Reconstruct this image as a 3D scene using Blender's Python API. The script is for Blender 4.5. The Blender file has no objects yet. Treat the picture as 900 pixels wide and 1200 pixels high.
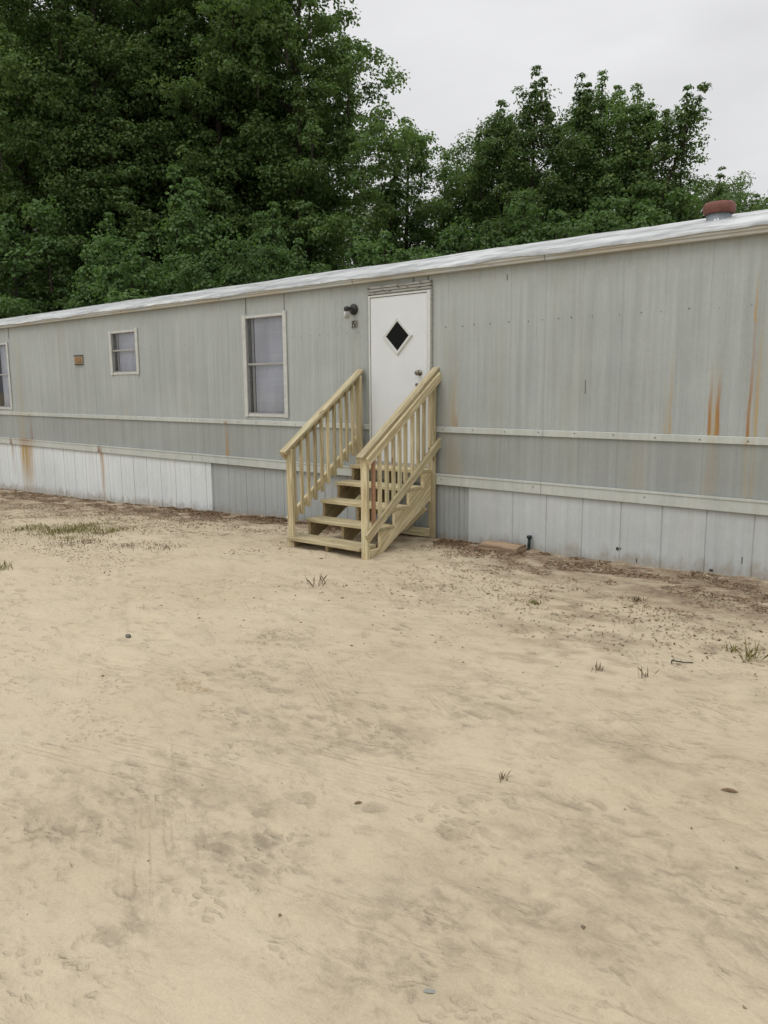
import bpy, bmesh, math, random
import numpy as np
from mathutils import Vector, Matrix

random.seed(7)
rng = np.random.default_rng(11)
scene = bpy.context.scene
COL = scene.collection
R = math.radians

# ------------------------------------------------------------------ noise
def _hash(ix, iy, seed):
    n = (ix.astype(np.int64) * 374761393 + iy.astype(np.int64) * 668265263 + seed * 974634777) & 0x7fffffff
    n = ((n ^ (n >> 13)) * 1274126177) & 0x7fffffff
    return ((n ^ (n >> 16)) & 0xffff) / 65535.0
def vnoise(x, y, seed=0):
    ix = np.floor(x); iy = np.floor(y); fx = x - ix; fy = y - iy
    fx = fx * fx * (3 - 2 * fx); fy = fy * fy * (3 - 2 * fy)
    a = _hash(ix, iy, seed); b = _hash(ix + 1, iy, seed); c = _hash(ix, iy + 1, seed); d = _hash(ix + 1, iy + 1, seed)
    return (a * (1 - fx) + b * fx) * (1 - fy) + (c * (1 - fx) + d * fx) * fy
def fbm(x, y, oct=4, seed=0):
    s = 0; a = 0.5; t = 0
    for k in range(oct):
        s = s + a * vnoise(x * 2 ** k, y * 2 ** k, seed + k * 17); t += a; a *= 0.5
    return s / t

# ------------------------------------------------------------------ object helpers
def tag(o, label=None, cat=None, group=None, kind=None):
    if label: o['label'] = label
    if cat: o['category'] = cat
    if group: o['group'] = group
    if kind: o['kind'] = kind
    return o
def empty(name, loc, rz=0):
    o = bpy.data.objects.new(name, None); COL.objects.link(o)
    o.location = loc; o.rotation_euler = (0, 0, rz); o.empty_display_size = 0.2
    return o
def link_mesh(name, me, mats, parent=None, origin=None):
    """mesh data are in world coordinates when origin (the root's location) is given, else in the parent's"""
    if not isinstance(mats, (list, tuple)): mats = [mats]
    for m in mats: me.materials.append(m)
    o = bpy.data.objects.new(name, me); COL.objects.link(o)
    if parent is not None:
        o.parent = parent
        if origin is not None: o.location = (-origin[0], -origin[1], -origin[2])
    return o
def obj(name, bm, mats, parent=None, origin=None, smooth=False):
    me = bpy.data.meshes.new(name); bm.to_mesh(me); bm.free()
    if smooth:
        me.polygons.foreach_set('use_smooth', [True] * len(me.polygons))
    return link_mesh(name, me, mats, parent, origin)
def box(bm, x0, x1, y0, y1, z0, z1, mi=0, bevel=0.0):
    vs = [bm.verts.new(p) for p in ((x0, y0, z0), (x1, y0, z0), (x1, y1, z0), (x0, y1, z0), (x0, y0, z1), (x1, y0, z1), (x1, y1, z1), (x0, y1, z1))]
    fs = [bm.faces.new([vs[i] for i in f]) for f in ((0, 3, 2, 1), (4, 5, 6, 7), (0, 1, 5, 4), (1, 2, 6, 5), (2, 3, 7, 6), (3, 0, 4, 7))]
    for f in fs: f.material_index = mi
    if bevel:
        es = list({e for f in fs for e in f.edges})
        r = bmesh.ops.bevel(bm, geom=es, offset=bevel, segments=1, affect='EDGES')
        for f in r['faces']: f.material_index = mi
    return fs
def tube(bm, pts, rads, n=8, mi=0, caps=True):
    rings = []
    for i, p in enumerate(pts):
        p = Vector(p)
        d = (Vector(pts[min(i + 1, len(pts) - 1)]) - Vector(pts[max(i - 1, 0)])).normalized()
        a = Vector((0, 0, 1)) if abs(d.z) < 0.9 else Vector((1, 0, 0))
        u = d.cross(a).normalized(); v = d.cross(u)
        rings.append([bm.verts.new(p + (u * math.cos(2 * math.pi * k / n) + v * math.sin(2 * math.pi * k / n)) * rads[i]) for k in range(n)])
    for a, b in zip(rings, rings[1:]):
        for k in range(n):
            f = bm.faces.new((a[k], a[(k + 1) % n], b[(k + 1) % n], b[k])); f.smooth = True; f.material_index = mi
    if caps:
        for r in (rings[0], rings[-1]):
            f = bm.faces.new(r); f.material_index = mi
def lathe(bm, prof, center, axis='z', n=24, mi=0):
    rings = []
    cx, cy, cz = center
    for r, h in prof:
        ring = []
        for k in range(n):
            a = 2 * math.pi * k / n
            if axis == 'z': p = (cx + r * math.cos(a), cy + r * math.sin(a), cz + h)
            else: p = (cx + r * math.cos(a), cy - h, cz + r * math.sin(a))   # axis toward -y
            ring.append(bm.verts.new(p))
        rings.append(ring)
    for a, b in zip(rings, rings[1:]):
        for k in range(n):
            f = bm.faces.new((a[k], a[(k + 1) % n], b[(k + 1) % n], b[k])); f.smooth = True; f.material_index = mi
    bm.faces.new(rings[0]).material_index = mi; bm.faces.new(rings[-1]).material_index = mi

# ------------------------------------------------------------------ material helpers
class NT:
    def __init__(s, name):
        s.mat = bpy.data.materials.new(name); s.mat.use_nodes = True
        s.t = s.mat.node_tree; s.n = s.t.nodes; s.l = s.t.links; s.n.clear()
        s.out = s.n.new('ShaderNodeOutputMaterial')
        s.b = s.n.new('ShaderNodeBsdfPrincipled'); s.l.new(s.b.outputs[0], s.out.inputs[0])
        s.b.inputs['Specular IOR Level'].default_value = 0.3
    def node(s, t, **kw):
        x = s.n.new(t)
        for k, v in kw.items(): setattr(x, k, v)
        return x
    def set(s, sock, v):
        if hasattr(v, 'is_output') or isinstance(v, bpy.types.NodeSocket): s.l.new(v, sock)
        else:
            if isinstance(v, (tuple, list)) and len(v) == 3 and sock.type == 'RGBA': v = (*v, 1)
            sock.default_value = v
    def pos(s):
        return s.node('ShaderNodeNewGeometry').outputs['Position']
    def attr(s, name, out='Fac'):
        x = s.node('ShaderNodeAttribute', attribute_name=name); return x.outputs[out]
    def mapping(s, v, scale=(1, 1, 1), rot=(0, 0, 0), loc=(0, 0, 0)):
        x = s.node('ShaderNodeMapping'); s.l.new(v, x.inputs[0]); x.inputs['Scale'].default_value = scale
        x.inputs['Rotation'].default_value = rot; x.inputs['Location'].default_value = loc
        return x.outputs[0]
    def noise(s, v, scale, detail=4, rough=0.55, dist=0.0, out=0):
        x = s.node('ShaderNodeTexNoise'); s.l.new(v, x.inputs['Vector'])
        x.inputs['Scale'].default_value = scale; x.inputs['Detail'].default_value = detail
        x.inputs['Roughness'].default_value = rough; x.inputs['Distortion'].default_value = dist
        return x.outputs[out]
    def math(s, op, a, b=0.0, c=0.0, clamp=False):
        x = s.node('ShaderNodeMath', operation=op, use_clamp=clamp)
        for i, v in enumerate((a, b, c)): s.set(x.inputs[i], v)
        return x.outputs[0]
    def ramp(s, f, a, b, lo=0.0, hi=1.0, smooth=True):
        x = s.node('ShaderNodeMapRange', interpolation_type='SMOOTHSTEP' if smooth else 'LINEAR')
        s.l.new(f, x.inputs[0]); x.inputs[1].default_value = a; x.inputs[2].default_value = b
        x.inputs[3].default_value = lo; x.inputs[4].default_value = hi
        return x.outputs[0]
    def mix(s, f, a, b, mode='MIX'):
        x = s.node('ShaderNodeMix', data_type='RGBA', blend_type=mode)
        s.set(x.inputs[0], f); s.set(x.inputs[6], a); s.set(x.inputs[7], b)
        return x.outputs[2]
    def grey(s, v):
        x = s.node('ShaderNodeCombineColor')
        for i in range(3): s.l.new(v, x.inputs[i])
        return x.outputs[0]
    def bump(s, h, strength=0.3, dist=0.01, prev=None):
        x = s.node('ShaderNodeBump'); s.l.new(h, x.inputs['Height'])
        x.inputs['Strength'].default_value = strength; x.inputs['Distance'].default_value = dist
        if prev is not None: s.l.new(prev, x.inputs['Normal'])
        return x.outputs[0]
    def done(s, color, rough=0.6, normal=None, metal=0.0, spec=None):
        s.set(s.b.inputs['Base Color'], color); s.set(s.b.inputs['Roughness'], rough); s.set(s.b.inputs['Metallic'], metal)
        if normal is not None: s.l.new(normal, s.b.inputs['Normal'])
        if spec is not None: s.b.inputs['Specular IOR Level'].default_value = spec
        return s.mat

def rust_group(name, streaks):
    """streaks: (x, half width, z top, z bottom, strength, r, g, b); returns a node group: mask, colour"""
    g = bpy.data.node_groups.new(name, 'ShaderNodeTree')
    g.interface.new_socket('Color', in_out='INPUT', socket_type='NodeSocketColor')
    g.interface.new_socket('Color', in_out='OUTPUT', socket_type='NodeSocketColor')
    gi = g.nodes.new('NodeGroupInput'); go = g.nodes.new('NodeGroupOutput')
    def N(t, **kw):
        x = g.nodes.new(t)
        for k, v in kw.items(): setattr(x, k, v)
        return x
    geo = N('ShaderNodeNewGeometry'); sep = N('ShaderNodeSeparateXYZ'); g.links.new(geo.outputs['Position'], sep.inputs[0])
    mp = N('ShaderNodeMapping'); mp.inputs['Scale'].default_value = (38, 6, 1.2); g.links.new(geo.outputs['Position'], mp.inputs[0])
    no = N('ShaderNodeTexNoise'); no.inputs['Scale'].default_value = 1; no.inputs['Detail'].default_value = 5; g.links.new(mp.outputs[0], no.inputs['Vector'])
    br = N('ShaderNodeMapRange'); br.inputs[1].default_value = 0.3; br.inputs[2].default_value = 0.62; g.links.new(no.outputs[0], br.inputs[0])
    mp2 = N('ShaderNodeMapping'); mp2.inputs['Scale'].default_value = (2, 2, 3); g.links.new(geo.outputs['Position'], mp2.inputs[0])
    wob = N('ShaderNodeTexNoise'); wob.inputs['Scale'].default_value = 1; g.links.new(mp2.outputs[0], wob.inputs['Vector'])
    wm = N('ShaderNodeMath', operation='MULTIPLY_ADD'); wm.inputs[1].default_value = 0.05; wm.inputs[2].default_value = -0.025
    g.links.new(wob.outputs[0], wm.inputs[0])
    xx = N('ShaderNodeMath', operation='ADD'); g.links.new(sep.outputs[0], xx.inputs[0]); g.links.new(wm.outputs[0], xx.inputs[1])
    col = gi.outputs[0]
    for (x, w, zt, zb, st, r_, g_, b_) in streaks:
        d = N('ShaderNodeMath', operation='SUBTRACT'); g.links.new(xx.outputs[0], d.inputs[0]); d.inputs[1].default_value = x
        a = N('ShaderNodeMath', operation='ABSOLUTE'); g.links.new(d.outputs[0], a.inputs[0])
        m = N('ShaderNodeMapRange', interpolation_type='SMOOTHSTEP'); g.links.new(a.outputs[0], m.inputs[0])
        m.inputs[1].default_value = w * 0.15; m.inputs[2].default_value = w; m.inputs[3].default_value = 1; m.inputs[4].default_value = 0
        z = N('ShaderNodeMapRange'); g.links.new(sep.outputs[2], z.inputs[0])
        z.inputs[1].default_value = zt; z.inputs[2].default_value = zb; z.inputs[3].default_value = 0; z.inputs[4].default_value = 1
        z2 = N('ShaderNodeMapRange'); g.links.new(sep.outputs[2], z2.inputs[0])      # sharp end
        lo, hi = (zb - 0.01, zb) if zb < zt else (zb, zb + 0.01)
        z2.inputs[1].default_value = lo; z2.inputs[2].default_value = hi
        z2.inputs[3].default_value = 0 if zb < zt else 1; z2.inputs[4].default_value = 1 if zb < zt else 0
        p1 = N('ShaderNodeMath', operation='MULTIPLY'); g.links.new(m.outputs[0], p1.inputs[0]); g.links.new(z.outputs[0], p1.inputs[1])
        p2 = N('ShaderNodeMath', operation='MULTIPLY'); g.links.new(p1.outputs[0], p2.inputs[0]); g.links.new(z2.outputs[0], p2.inputs[1])
        p3 = N('ShaderNodeMath', operation='MULTIPLY'); g.links.new(p2.outputs[0], p3.inputs[0]); g.links.new(br.outputs[0], p3.inputs[1])
        p4 = N('ShaderNodeMath', operation='MULTIPLY', use_clamp=True); g.links.new(p3.outputs[0], p4.inputs[0]); p4.inputs[1].default_value = st
        mx = N('ShaderNodeMix', data_type='RGBA'); g.links.new(p4.outputs[0], mx.inputs[0]); g.links.new(col, mx.inputs[6])
        mx.inputs[7].default_value = (r_, g_, b_, 1); col = mx.outputs[2]
    g.links.new(col, go.inputs[0])
    return g
OR = (0.31, 0.14, 0.045); DK = (0.20, 0.07, 0.03); YL = (0.42, 0.29, 0.10); TN = (0.36, 0.27, 0.16)
RUST_WALL = rust_group('rust_wall', [
    (-2.455, 0.026, 2.02, 1.34, 1.9, *OR), (-2.385, 0.028, 1.92, 1.34, 1.9, *OR), (-2.42, 0.07, 2.1, 1.30, 0.6, *YL),
    (-2.118, 0.022, 2.62, 1.30, 1.5, *OR), (-2.06, 0.035, 2.5, 1.30, 0.8, *YL), (-2.09, 0.09, 2.3, 0.8, 0.35, *YL),
    (-2.12, 0.02, 2.75, 2.3, 1.0, *YL), (-2.42, 0.10, 1.6, 0.80, 0.45, *TN), (-2.81, 0.02, 2.2, 1.33, 0.7, *YL), (-2.84, 0.05, 1.9, 1.33, 0.4, *YL),
    (-5.30, 0.16, 2.9, 0.80, 0.50, *TN), (-5.26, 0.05, 2.0, 1.33, 0.9, *YL), (-5.24, 0.05, 1.52, 1.33, 1.1, *OR), (-5.2, 0.12, 1.3, 0.8, 0.5, *TN),
    (-3.1, 0.14, 1.4, 0.80, 0.35, *TN), (-1.95, 0.03, 2.4, 1.33, 0.5, *YL),
    (-15.66, 0.07, 1.45, 0.80, 1.0, *DK), (-16.05, 0.22, 3.1, 0.8, 0.4, *YL), (-9.37, 0.05, 1.30, 0.80, 1.2, *OR), (-9.37, 0.08, 1.3, 0.80, 0.6, *YL),
    (-12.05, 0.10, 1.9, 1.3, 0.25, *TN), (-14.2, 0.25, 1.4, 3.1, 0.25, *TN), (-6.75, 0.12, 2.7, 1.4, 0.35, *TN), (-10.4, 0.2, 3.0, 1.4, 0.2, *TN)])
RUST_TRIM = rust_group('rust_trim', [
    (-15.66, 0.06, 1.31, 1.25, 1.8, *DK), (-9.37, 0.06, 1.32, 1.25, 1.8, *OR), (-16.1, 0.9, 1.40, 1.26, 0.4, *YL), (-13.0, 0.11, 0.85, 0.66, 1.6, *DK),
    (-16.55, 0.10, 0.85, 0.66, 1.8, *DK), (-15.9, 0.55, 0.62, 0.84, 1.2, *OR), (-15.9, 0.7, 0.85, 0.60, 0.5, *YL), (-2.1, 0.06, 1.36, 1.24, 0.8, *YL), (-2.42, 0.05, 1.36, 1.24, 0.5, *YL)])
RUST_SKIRT = rust_group('rust_skirt', [
    (-12.97, 0.045, -0.4, 0.70, 1.6, *OR), (-12.97, 0.10, -0.5, 0.80, 0.8, *YL), (-15.95, 0.42, -0.55, 0.75, 1.6, *YL), (-15.8, 0.25, -0.25, 0.75, 0.5, *OR),
    (-16.55, 0.10, -0.1, 0.72, 0.8, *OR)])

def siding_mat(name, base, streak=1.0, rust=None, lowdark=False):
    s = NT(name); P = s.pos()
    a = s.noise(s.mapping(P, (9, 9, 0.35)), 1, 5, 0.6)
    b = s.noise(s.mapping(P, (26, 26, 0.7)), 1, 4, 0.6)
    c = s.noise(s.mapping(P, (0.7, 0.7, 0.9)), 1, 4, 0.6)
    d = s.noise(P, 24, 5, 0.65)
    v = s.math('ADD', s.ramp(a, 0.25, 0.75, -0.10 * streak, 0.10 * streak), s.ramp(b, 0.25, 0.75, -0.07 * streak, 0.07 * streak))
    v = s.math('ADD', v, s.ramp(c, 0.3, 0.7, -0.07, 0.06)); v = s.math('ADD', v, s.ramp(d, 0.3, 0.7, -0.03, 0.03))
    v = s.math('ADD', v, 1.0)
    col = s.mix(1.0, (*base, 1), s.grey(v), 'MULTIPLY')
    warm = s.ramp(s.noise(s.mapping(P, (2.2, 2.2, 0.3), loc=(5, 0, 2)), 1, 4, 0.6), 0.48, 0.75, 0, 0.32)
    col = s.mix(warm, col, tuple(x * y for x, y in zip(base, (0.96, 0.90, 0.76))))
    # thin dark drip marks
    dr = s.ramp(s.noise(s.mapping(P, (60, 60, 1.1), loc=(3, 1, 7)), 1, 3, 0.6), 0.64, 0.78, 0, 0.28)
    dr = s.math('MULTIPLY', dr, s.ramp(s.noise(P, 1.3, 2), 0.45, 0.6))
    col = s.mix(dr, col, tuple(x * 0.55 for x in base))
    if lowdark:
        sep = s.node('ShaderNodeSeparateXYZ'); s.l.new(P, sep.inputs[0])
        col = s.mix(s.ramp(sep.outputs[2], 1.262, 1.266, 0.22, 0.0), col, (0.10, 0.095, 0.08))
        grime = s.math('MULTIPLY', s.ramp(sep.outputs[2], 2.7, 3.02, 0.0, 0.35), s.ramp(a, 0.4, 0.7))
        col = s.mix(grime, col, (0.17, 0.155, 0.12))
    if name.startswith('skirt'):
        sep = s.node('ShaderNodeSeparateXYZ'); s.l.new(P, sep.inputs[0])
        hh = s.math('SUBTRACT', sep.outputs[2], s.math('MULTIPLY_ADD', sep.outputs[0], 0.026, 0.15))
        hh = s.math('ADD', hh, s.ramp(s.noise(s.mapping(P, (6, 6, 3)), 1, 5, 0.65), 0.3, 0.7, 0.07, -0.07))
        col = s.mix(s.math('MULTIPLY', s.ramp(hh, 0.0, 0.16, 0.62, 0.0), s.ramp(d, 0.35, 0.6, 0.6, 1.0)), col, (0.27, 0.215, 0.15, 1))
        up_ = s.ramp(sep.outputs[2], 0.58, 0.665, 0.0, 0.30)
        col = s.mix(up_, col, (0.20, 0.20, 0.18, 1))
    if rust:
        g = s.node('ShaderNodeGroup', node_tree=rust); s.l.new(col, g.inputs[0]); col = g.outputs[0]
    n = s.bump(s.noise(s.mapping(P, (5, 5, 3)), 1, 3), 0.25, 0.02)
    n = s.bump(s.noise(s.mapping(P, (40, 40, 2.0)), 1, 2), 0.15, 0.003, n)
    return s.done(col, s.ramp(d, 0.3, 0.7, 0.42, 0.6), n, spec=0.35)

M = {}
M['wall'] = siding_mat('siding_grey_paint', (0.376, 0.404, 0.390), 0.85, RUST_WALL, True)
M['skirt_white'] = siding_mat('skirt_white_paint', (0.68, 0.72, 0.725), 0.5, RUST_SKIRT)
M['skirt_grey'] = siding_mat('skirt_grey_paint', (0.375, 0.40, 0.395), 0.5, RUST_SKIRT)
M['skirt_pale'] = siding_mat('skirt_pale_paint', (0.50, 0.53, 0.53), 0.55, None)
M['trim'] = siding_mat('trim_paint', (0.50, 0.525, 0.49), 0.6, RUST_TRIM)
def plain(name, col, rough=0.5, var=0.12, scale=14, metal=0.0, bump=0.1, spec=0.4):
    s = NT(name); P = s.node('ShaderNodeTexCoord').outputs['Object']
    n1 = s.noise(P, scale, 5, 0.6); v = s.ramp(n1, 0.25, 0.75, 1 - var, 1 + var, False)
    return s.done(s.mix(1.0, (*col, 1), s.grey(v), 'MULTIPLY'), rough, s.bump(s.noise(P, scale * 4, 3), bump, 0.004), metal, spec)
M['dark'] = plain('dark_gap', (0.05, 0.05, 0.045), 0.9)
M['screw'] = plain('screw_steel', (0.13, 0.13, 0.125), 0.6)
M['door'] = plain('door_paint', (0.67, 0.70, 0.71), 0.4, 0.05, 3, bump=0.05)
M['doorframe'] = plain('door_frame_paint', (0.60, 0.62, 0.60), 0.45, 0.10, 10)
M['winframe'] = plain('window_trim_paint', (0.52, 0.53, 0.50), 0.5, 0.14, 12)
M['alu'] = plain('window_aluminium', (0.38, 0.38, 0.36), 0.4, 0.2, 20, 0.3)
M['blackmetal'] = plain('black_metal', (0.022, 0.022, 0.02), 0.45, 0.3, 30)
M['brass'] = plain('knob_metal', (0.22, 0.20, 0.16), 0.35, 0.2, 30, 0.8)
M['number'] = plain('number_black', (0.03, 0.032, 0.022), 0.6, 0.2, 30)
M['vent_beige'] = plain('vent_beige', (0.36, 0.28, 0.18), 0.6, 0.2, 20)
M['vent_rust'] = plain('vent_rust', (0.27, 0.16, 0.07), 0.7, 0.5, 22)
M['galv'] = plain('vent_pipe_grey', (0.24, 0.28, 0.30), 0.5, 0.2, 15, 0.2)
M['redcap'] = plain('vent_cap_red', (0.17, 0.066, 0.048), 0.6, 0.3, 12, 0.1)
M['whitecoat'] = plain('roof_white_cement', (0.70, 0.72, 0.73), 0.55, 0.14, 26, bump=0.6)
M['greenplastic'] = plain('dark_green_plastic', (0.008, 0.02, 0.016), 0.4, 0.2, 30)
def blind():
    s = NT('curtain_behind_glass'); P = s.node('ShaderNodeTexCoord').outputs['Object']
    a = s.noise(s.mapping(P, (3.5, 1, 0.8)), 1, 3); b = s.noise(s.mapping(P, (1, 1, 40)), 1, 2)
    v = s.math('ADD', s.ramp(a, 0.3, 0.7, 0.86, 1.1), s.ramp(b, 0.3, 0.7, -0.04, 0.04))
    return s.done(s.mix(1.0, (0.72, 0.745, 0.81, 1), s.grey(v), 'MULTIPLY'), 0.8)
M['blind'] = blind()
def glass():
    s = NT('window_glass'); s.n.remove(s.b)
    tr = s.node('ShaderNodeBsdfTransparent'); tr.inputs[0].default_value = (0.90, 0.91, 0.93, 1)
    gl = s.node('ShaderNodeBsdfGlossy'); gl.inputs['Roughness'].default_value = 0.03; gl.inputs[0].default_value = (0.9, 0.92, 0.95, 1)
    fr = s.node('ShaderNodeFresnel'); fr.inputs[0].default_value = 1.45
    mx = s.node('ShaderNodeMixShader'); s.l.new(fr.outputs[0], mx.inputs[0]); s.l.new(tr.outputs[0], mx.inputs[1]); s.l.new(gl.outputs[0], mx.inputs[2])
    s.l.new(mx.outputs[0], s.out.inputs[0]); return s.mat
M['glass'] = glass()
M['darkglass'] = plain('dark_door_glass', (0.006, 0.007, 0.006), 0.25, 0.1, 4, 0, 0.0, 0.12)
def roofm():
    s = NT('roof_white_coating'); P = s.pos()
    a = s.noise(s.mapping(P, (1.1, 3.2, 3), rot=(0, 0, 0.35)), 1, 6, 0.65, 0.6); b = s.noise(P, 9, 5, 0.6)
    wv = s.node('ShaderNodeTexWave', wave_type='BANDS', bands_direction='X'); s.l.new(s.mapping(P, (1, 0.45, 1)), wv.inputs[0])
    wv.inputs['Scale'].default_value = 0.75; wv.inputs['Distortion'].default_value = 5; wv.inputs['Detail'].default_value = 3
    v = s.math('ADD', s.ramp(a, 0.34, 0.66, 0.62, 1.16), s.ramp(b, 0.3, 0.7, -0.06, 0.06)); v = s.math('ADD', v, s.ramp(wv.outputs[1], 0.0, 0.4, -0.10, 0.0))
    col = s.mix(1.0, (0.52, 0.535, 0.53, 1), s.grey(v), 'MULTIPLY')
    n = s.bump(wv.outputs[1], 0.3, 0.015); n = s.bump(a, 0.4, 0.02, n); n = s.bump(b, 0.5, 0.01, n)
    return s.done(col, 0.5, n)
M['roof'] = roofm()
def fasciam():
    s = NT('fascia_weathered_beige'); P = s.pos()
    a = s.noise(s.mapping(P, (3, 3, 22)), 1, 6, 0.7); c = s.noise(s.mapping(P, (1.4, 3, 3), loc=(2, 2, 2)), 1, 4)
    col = s.mix(s.ramp(c, 0.4, 0.62), (0.42, 0.43, 0.40, 1), (0.41, 0.37, 0.29, 1))
    col = s.mix(s.ramp(a, 0.60, 0.72, 0, 0.6), col, (0.13, 0.11, 0.08, 1))
    return s.done(col, 0.6, s.bump(a, 0.4, 0.01))
M['fascia'] = fasciam()
def headerm():
    s = NT('header_flaking_paint'); P = s.pos()
    a = s.noise(s.mapping(P, (9, 9, 30)), 1, 5, 0.7)
    return s.done(s.mix(s.ramp(a, 0.52, 0.62), (0.34, 0.34, 0.31, 1), (0.12, 0.115, 0.10, 1)), 0.7, s.bump(a, 0.4, 0.01))
M['header'] = headerm()
def woodm(name, base, alt, green):
    s = NT(name); g = s.attr('grain', 'Vector')
    a = s.noise(s.mapping(g, (1.6, 26, 26)), 1, 5, 0.6, 1.2)
    b = s.noise(s.mapping(g, (5, 130, 130)), 1, 3, 0.6)
    c = s.noise(s.mapping(g, (1.2, 3, 3)), 1, 3, 0.5)
    col = s.mix(s.ramp(a, 0.38, 0.66), base, alt)
    col = s.mix(s.ramp(c, 0.5, 0.72, 0, 0.45), col, green)
    col = s.mix(1.0, col, s.grey(s.ramp(b, 0.3, 0.7, 0.78, 1.12)), 'MULTIPLY')
    rnd = s.node('ShaderNodeObjectInfo').outputs['Random']
    col = s.mix(1.0, col, s.grey(s.ramp(rnd, 0, 1, 0.74, 1.14, False)), 'MULTIPLY')
    vo = s.node('ShaderNodeTexVoronoi'); s.l.new(s.mapping(g, (2.3, 9, 9)), vo.inputs['Vector']); vo.inputs['Scale'].default_value = 1.0
    kn = s.math('MULTIPLY', s.ramp(vo.outputs['Distance'], 0.07, 0.17, 1, 0), s.ramp(s.noise(g, 3.1, 1), 0.5, 0.56))
    col = s.mix(s.math('MULTIPLY', kn, 0.85), col, (0.13, 0.07, 0.03, 1))
    return s.done(col, 0.72, s.bump(a, 0.2, 0.003))
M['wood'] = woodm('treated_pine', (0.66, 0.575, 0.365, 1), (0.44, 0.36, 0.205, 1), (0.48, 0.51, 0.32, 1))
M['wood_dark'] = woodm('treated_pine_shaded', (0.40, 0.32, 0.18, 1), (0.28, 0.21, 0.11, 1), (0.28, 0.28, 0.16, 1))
M['wood_red'] = woodm('reddish_pine', (0.42, 0.25, 0.15, 1), (0.33, 0.18, 0.11, 1), (0.40, 0.22, 0.12, 1))
def blockm():
    s = NT('weathered_board'); P = s.pos()
    a = s.noise(s.mapping(P, (3, 10, 30)), 1, 5, 0.65)
    return s.done(s.mix(s.ramp(a, 0.35, 0.65), (0.40, 0.29, 0.19, 1), (0.22, 0.15, 0.10, 1)), 0.85, s.bump(a, 0.4, 0.006))
M['block'] = blockm()

# ------------------------------------------------------------------ GROUND
WZ = ([-60, -25, -17.4, -13.7, -11.9, -9.8, -8.2, -5.5, -4.9, -3.5, -2.7, -1.9, 2, 8, 40],
      [-1.0, -0.45, -0.32, -0.237, -0.17, -0.09, -0.016, 0.03, 0.046, 0.048, 0.068, 0.093, 0.14, 0.15, 0.15])
def ground_z(x, y, detail=True):
    x = np.asarray(x, float); y = np.asarray(y, float)
    zw = np.interp(x, *WZ)
    w = 0.30 + 0.70 * np.exp(-(np.minimum(y, 0) / 3.0) ** 2)
    z = zw * w + 0.03 * (1 - w)
    near = np.exp(-((x + 5) / 14) ** 2) * np.exp(-((y + 4) / 7) ** 2)
    z = z + near * (fbm(x * 0.9, y * 1.1, 3, 3) - 0.5) * 0.05
    if detail:
        # shallow dents and scuffs of loose, driven-over sand
        f = fbm(x * 4.2, y * 6.0, 3, 21)
        z = z - near * 0.022 * np.clip((f - 0.52) * 5, 0, 1) * np.clip((fbm(x * 0.8, y * 0.8, 2, 5) - 0.42) * 5, 0, 1)
        z = z + near * (fbm(x * 9, y * 12, 3, 9) - 0.5) * 0.012
        # heaped sand round the foot of the steps and along the skirting
        z = z + 0.022 * np.exp(-((x + 6.0) / 0.25) ** 2 - ((y + 1.42) / 0.14) ** 2) * (0.4 + fbm(x * 7, y * 7, 2, 4))
        z = z - 0.045 * np.exp(-((x + 5.55) / 0.55) ** 2 - ((y + 1.40) / 0.45) ** 2)
        z = z - 0.02 * np.exp(-((x + 6.4) / 0.25) ** 2 - ((y + 1.25) / 0.12) ** 2)
        z = z + np.where(y < 0, 0.03 * np.exp(-(np.maximum(-y, 0) / 0.10)), 0) * (fbm(x * 5, y * 5, 2, 31) - 0.35) * 2 * (np.abs(x + 8) < 14)
    return z
def gz(x, y): return float(ground_z(np.array([x]), np.array([y]))[0])

def axis(fine0, fine1, step, lo, hi):
    a = list(np.arange(fine0, fine1 + 1e-6, step))
    d = step; v = fine1
    while v < hi: d *= 1.35; v += d; a.append(v)
    d = step; v = fine0; pre = []
    while v > lo: d *= 1.35; v -= d; pre.append(v)
    return np.array(pre[::-1] + a)
gx = axis(-17.5, 1.0, 0.035, -400, 400); gy = axis(-7.0, 0.1, 0.025, -400, 400)
GX, GY = np.meshgrid(gx, gy, indexing='ij')
GZ = ground_z(GX, GY)
nx, ny = len(gx), len(gy)
co = np.stack([GX, GY, GZ], -1).reshape(-1, 3)
ii = (np.arange(nx - 1)[:, None] * ny + np.arange(ny - 1)[None, :]).reshape(-1)
quads = np.stack([ii, ii + ny, ii + ny + 1, ii + 1], -1)
def mesh_np(name, co, faces):
    me = bpy.data.meshes.new(name); k = faces.shape[1]
    me.vertices.add(len(co)); me.vertices.foreach_set('co', np.ascontiguousarray(co, dtype=np.float32).ravel())
    me.loops.add(faces.size); me.loops.foreach_set('vertex_index', faces.astype(np.int32).ravel())
    me.polygons.add(len(faces)); me.polygons.foreach_set('loop_start', np.arange(0, faces.size, k, dtype=np.int32))
    me.update(calc_edges=True); me.validate()
    return me
gme = mesh_np('ground', co, quads)
gme.polygons.foreach_set('use_smooth', np.ones(len(quads), dtype=bool))
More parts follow.
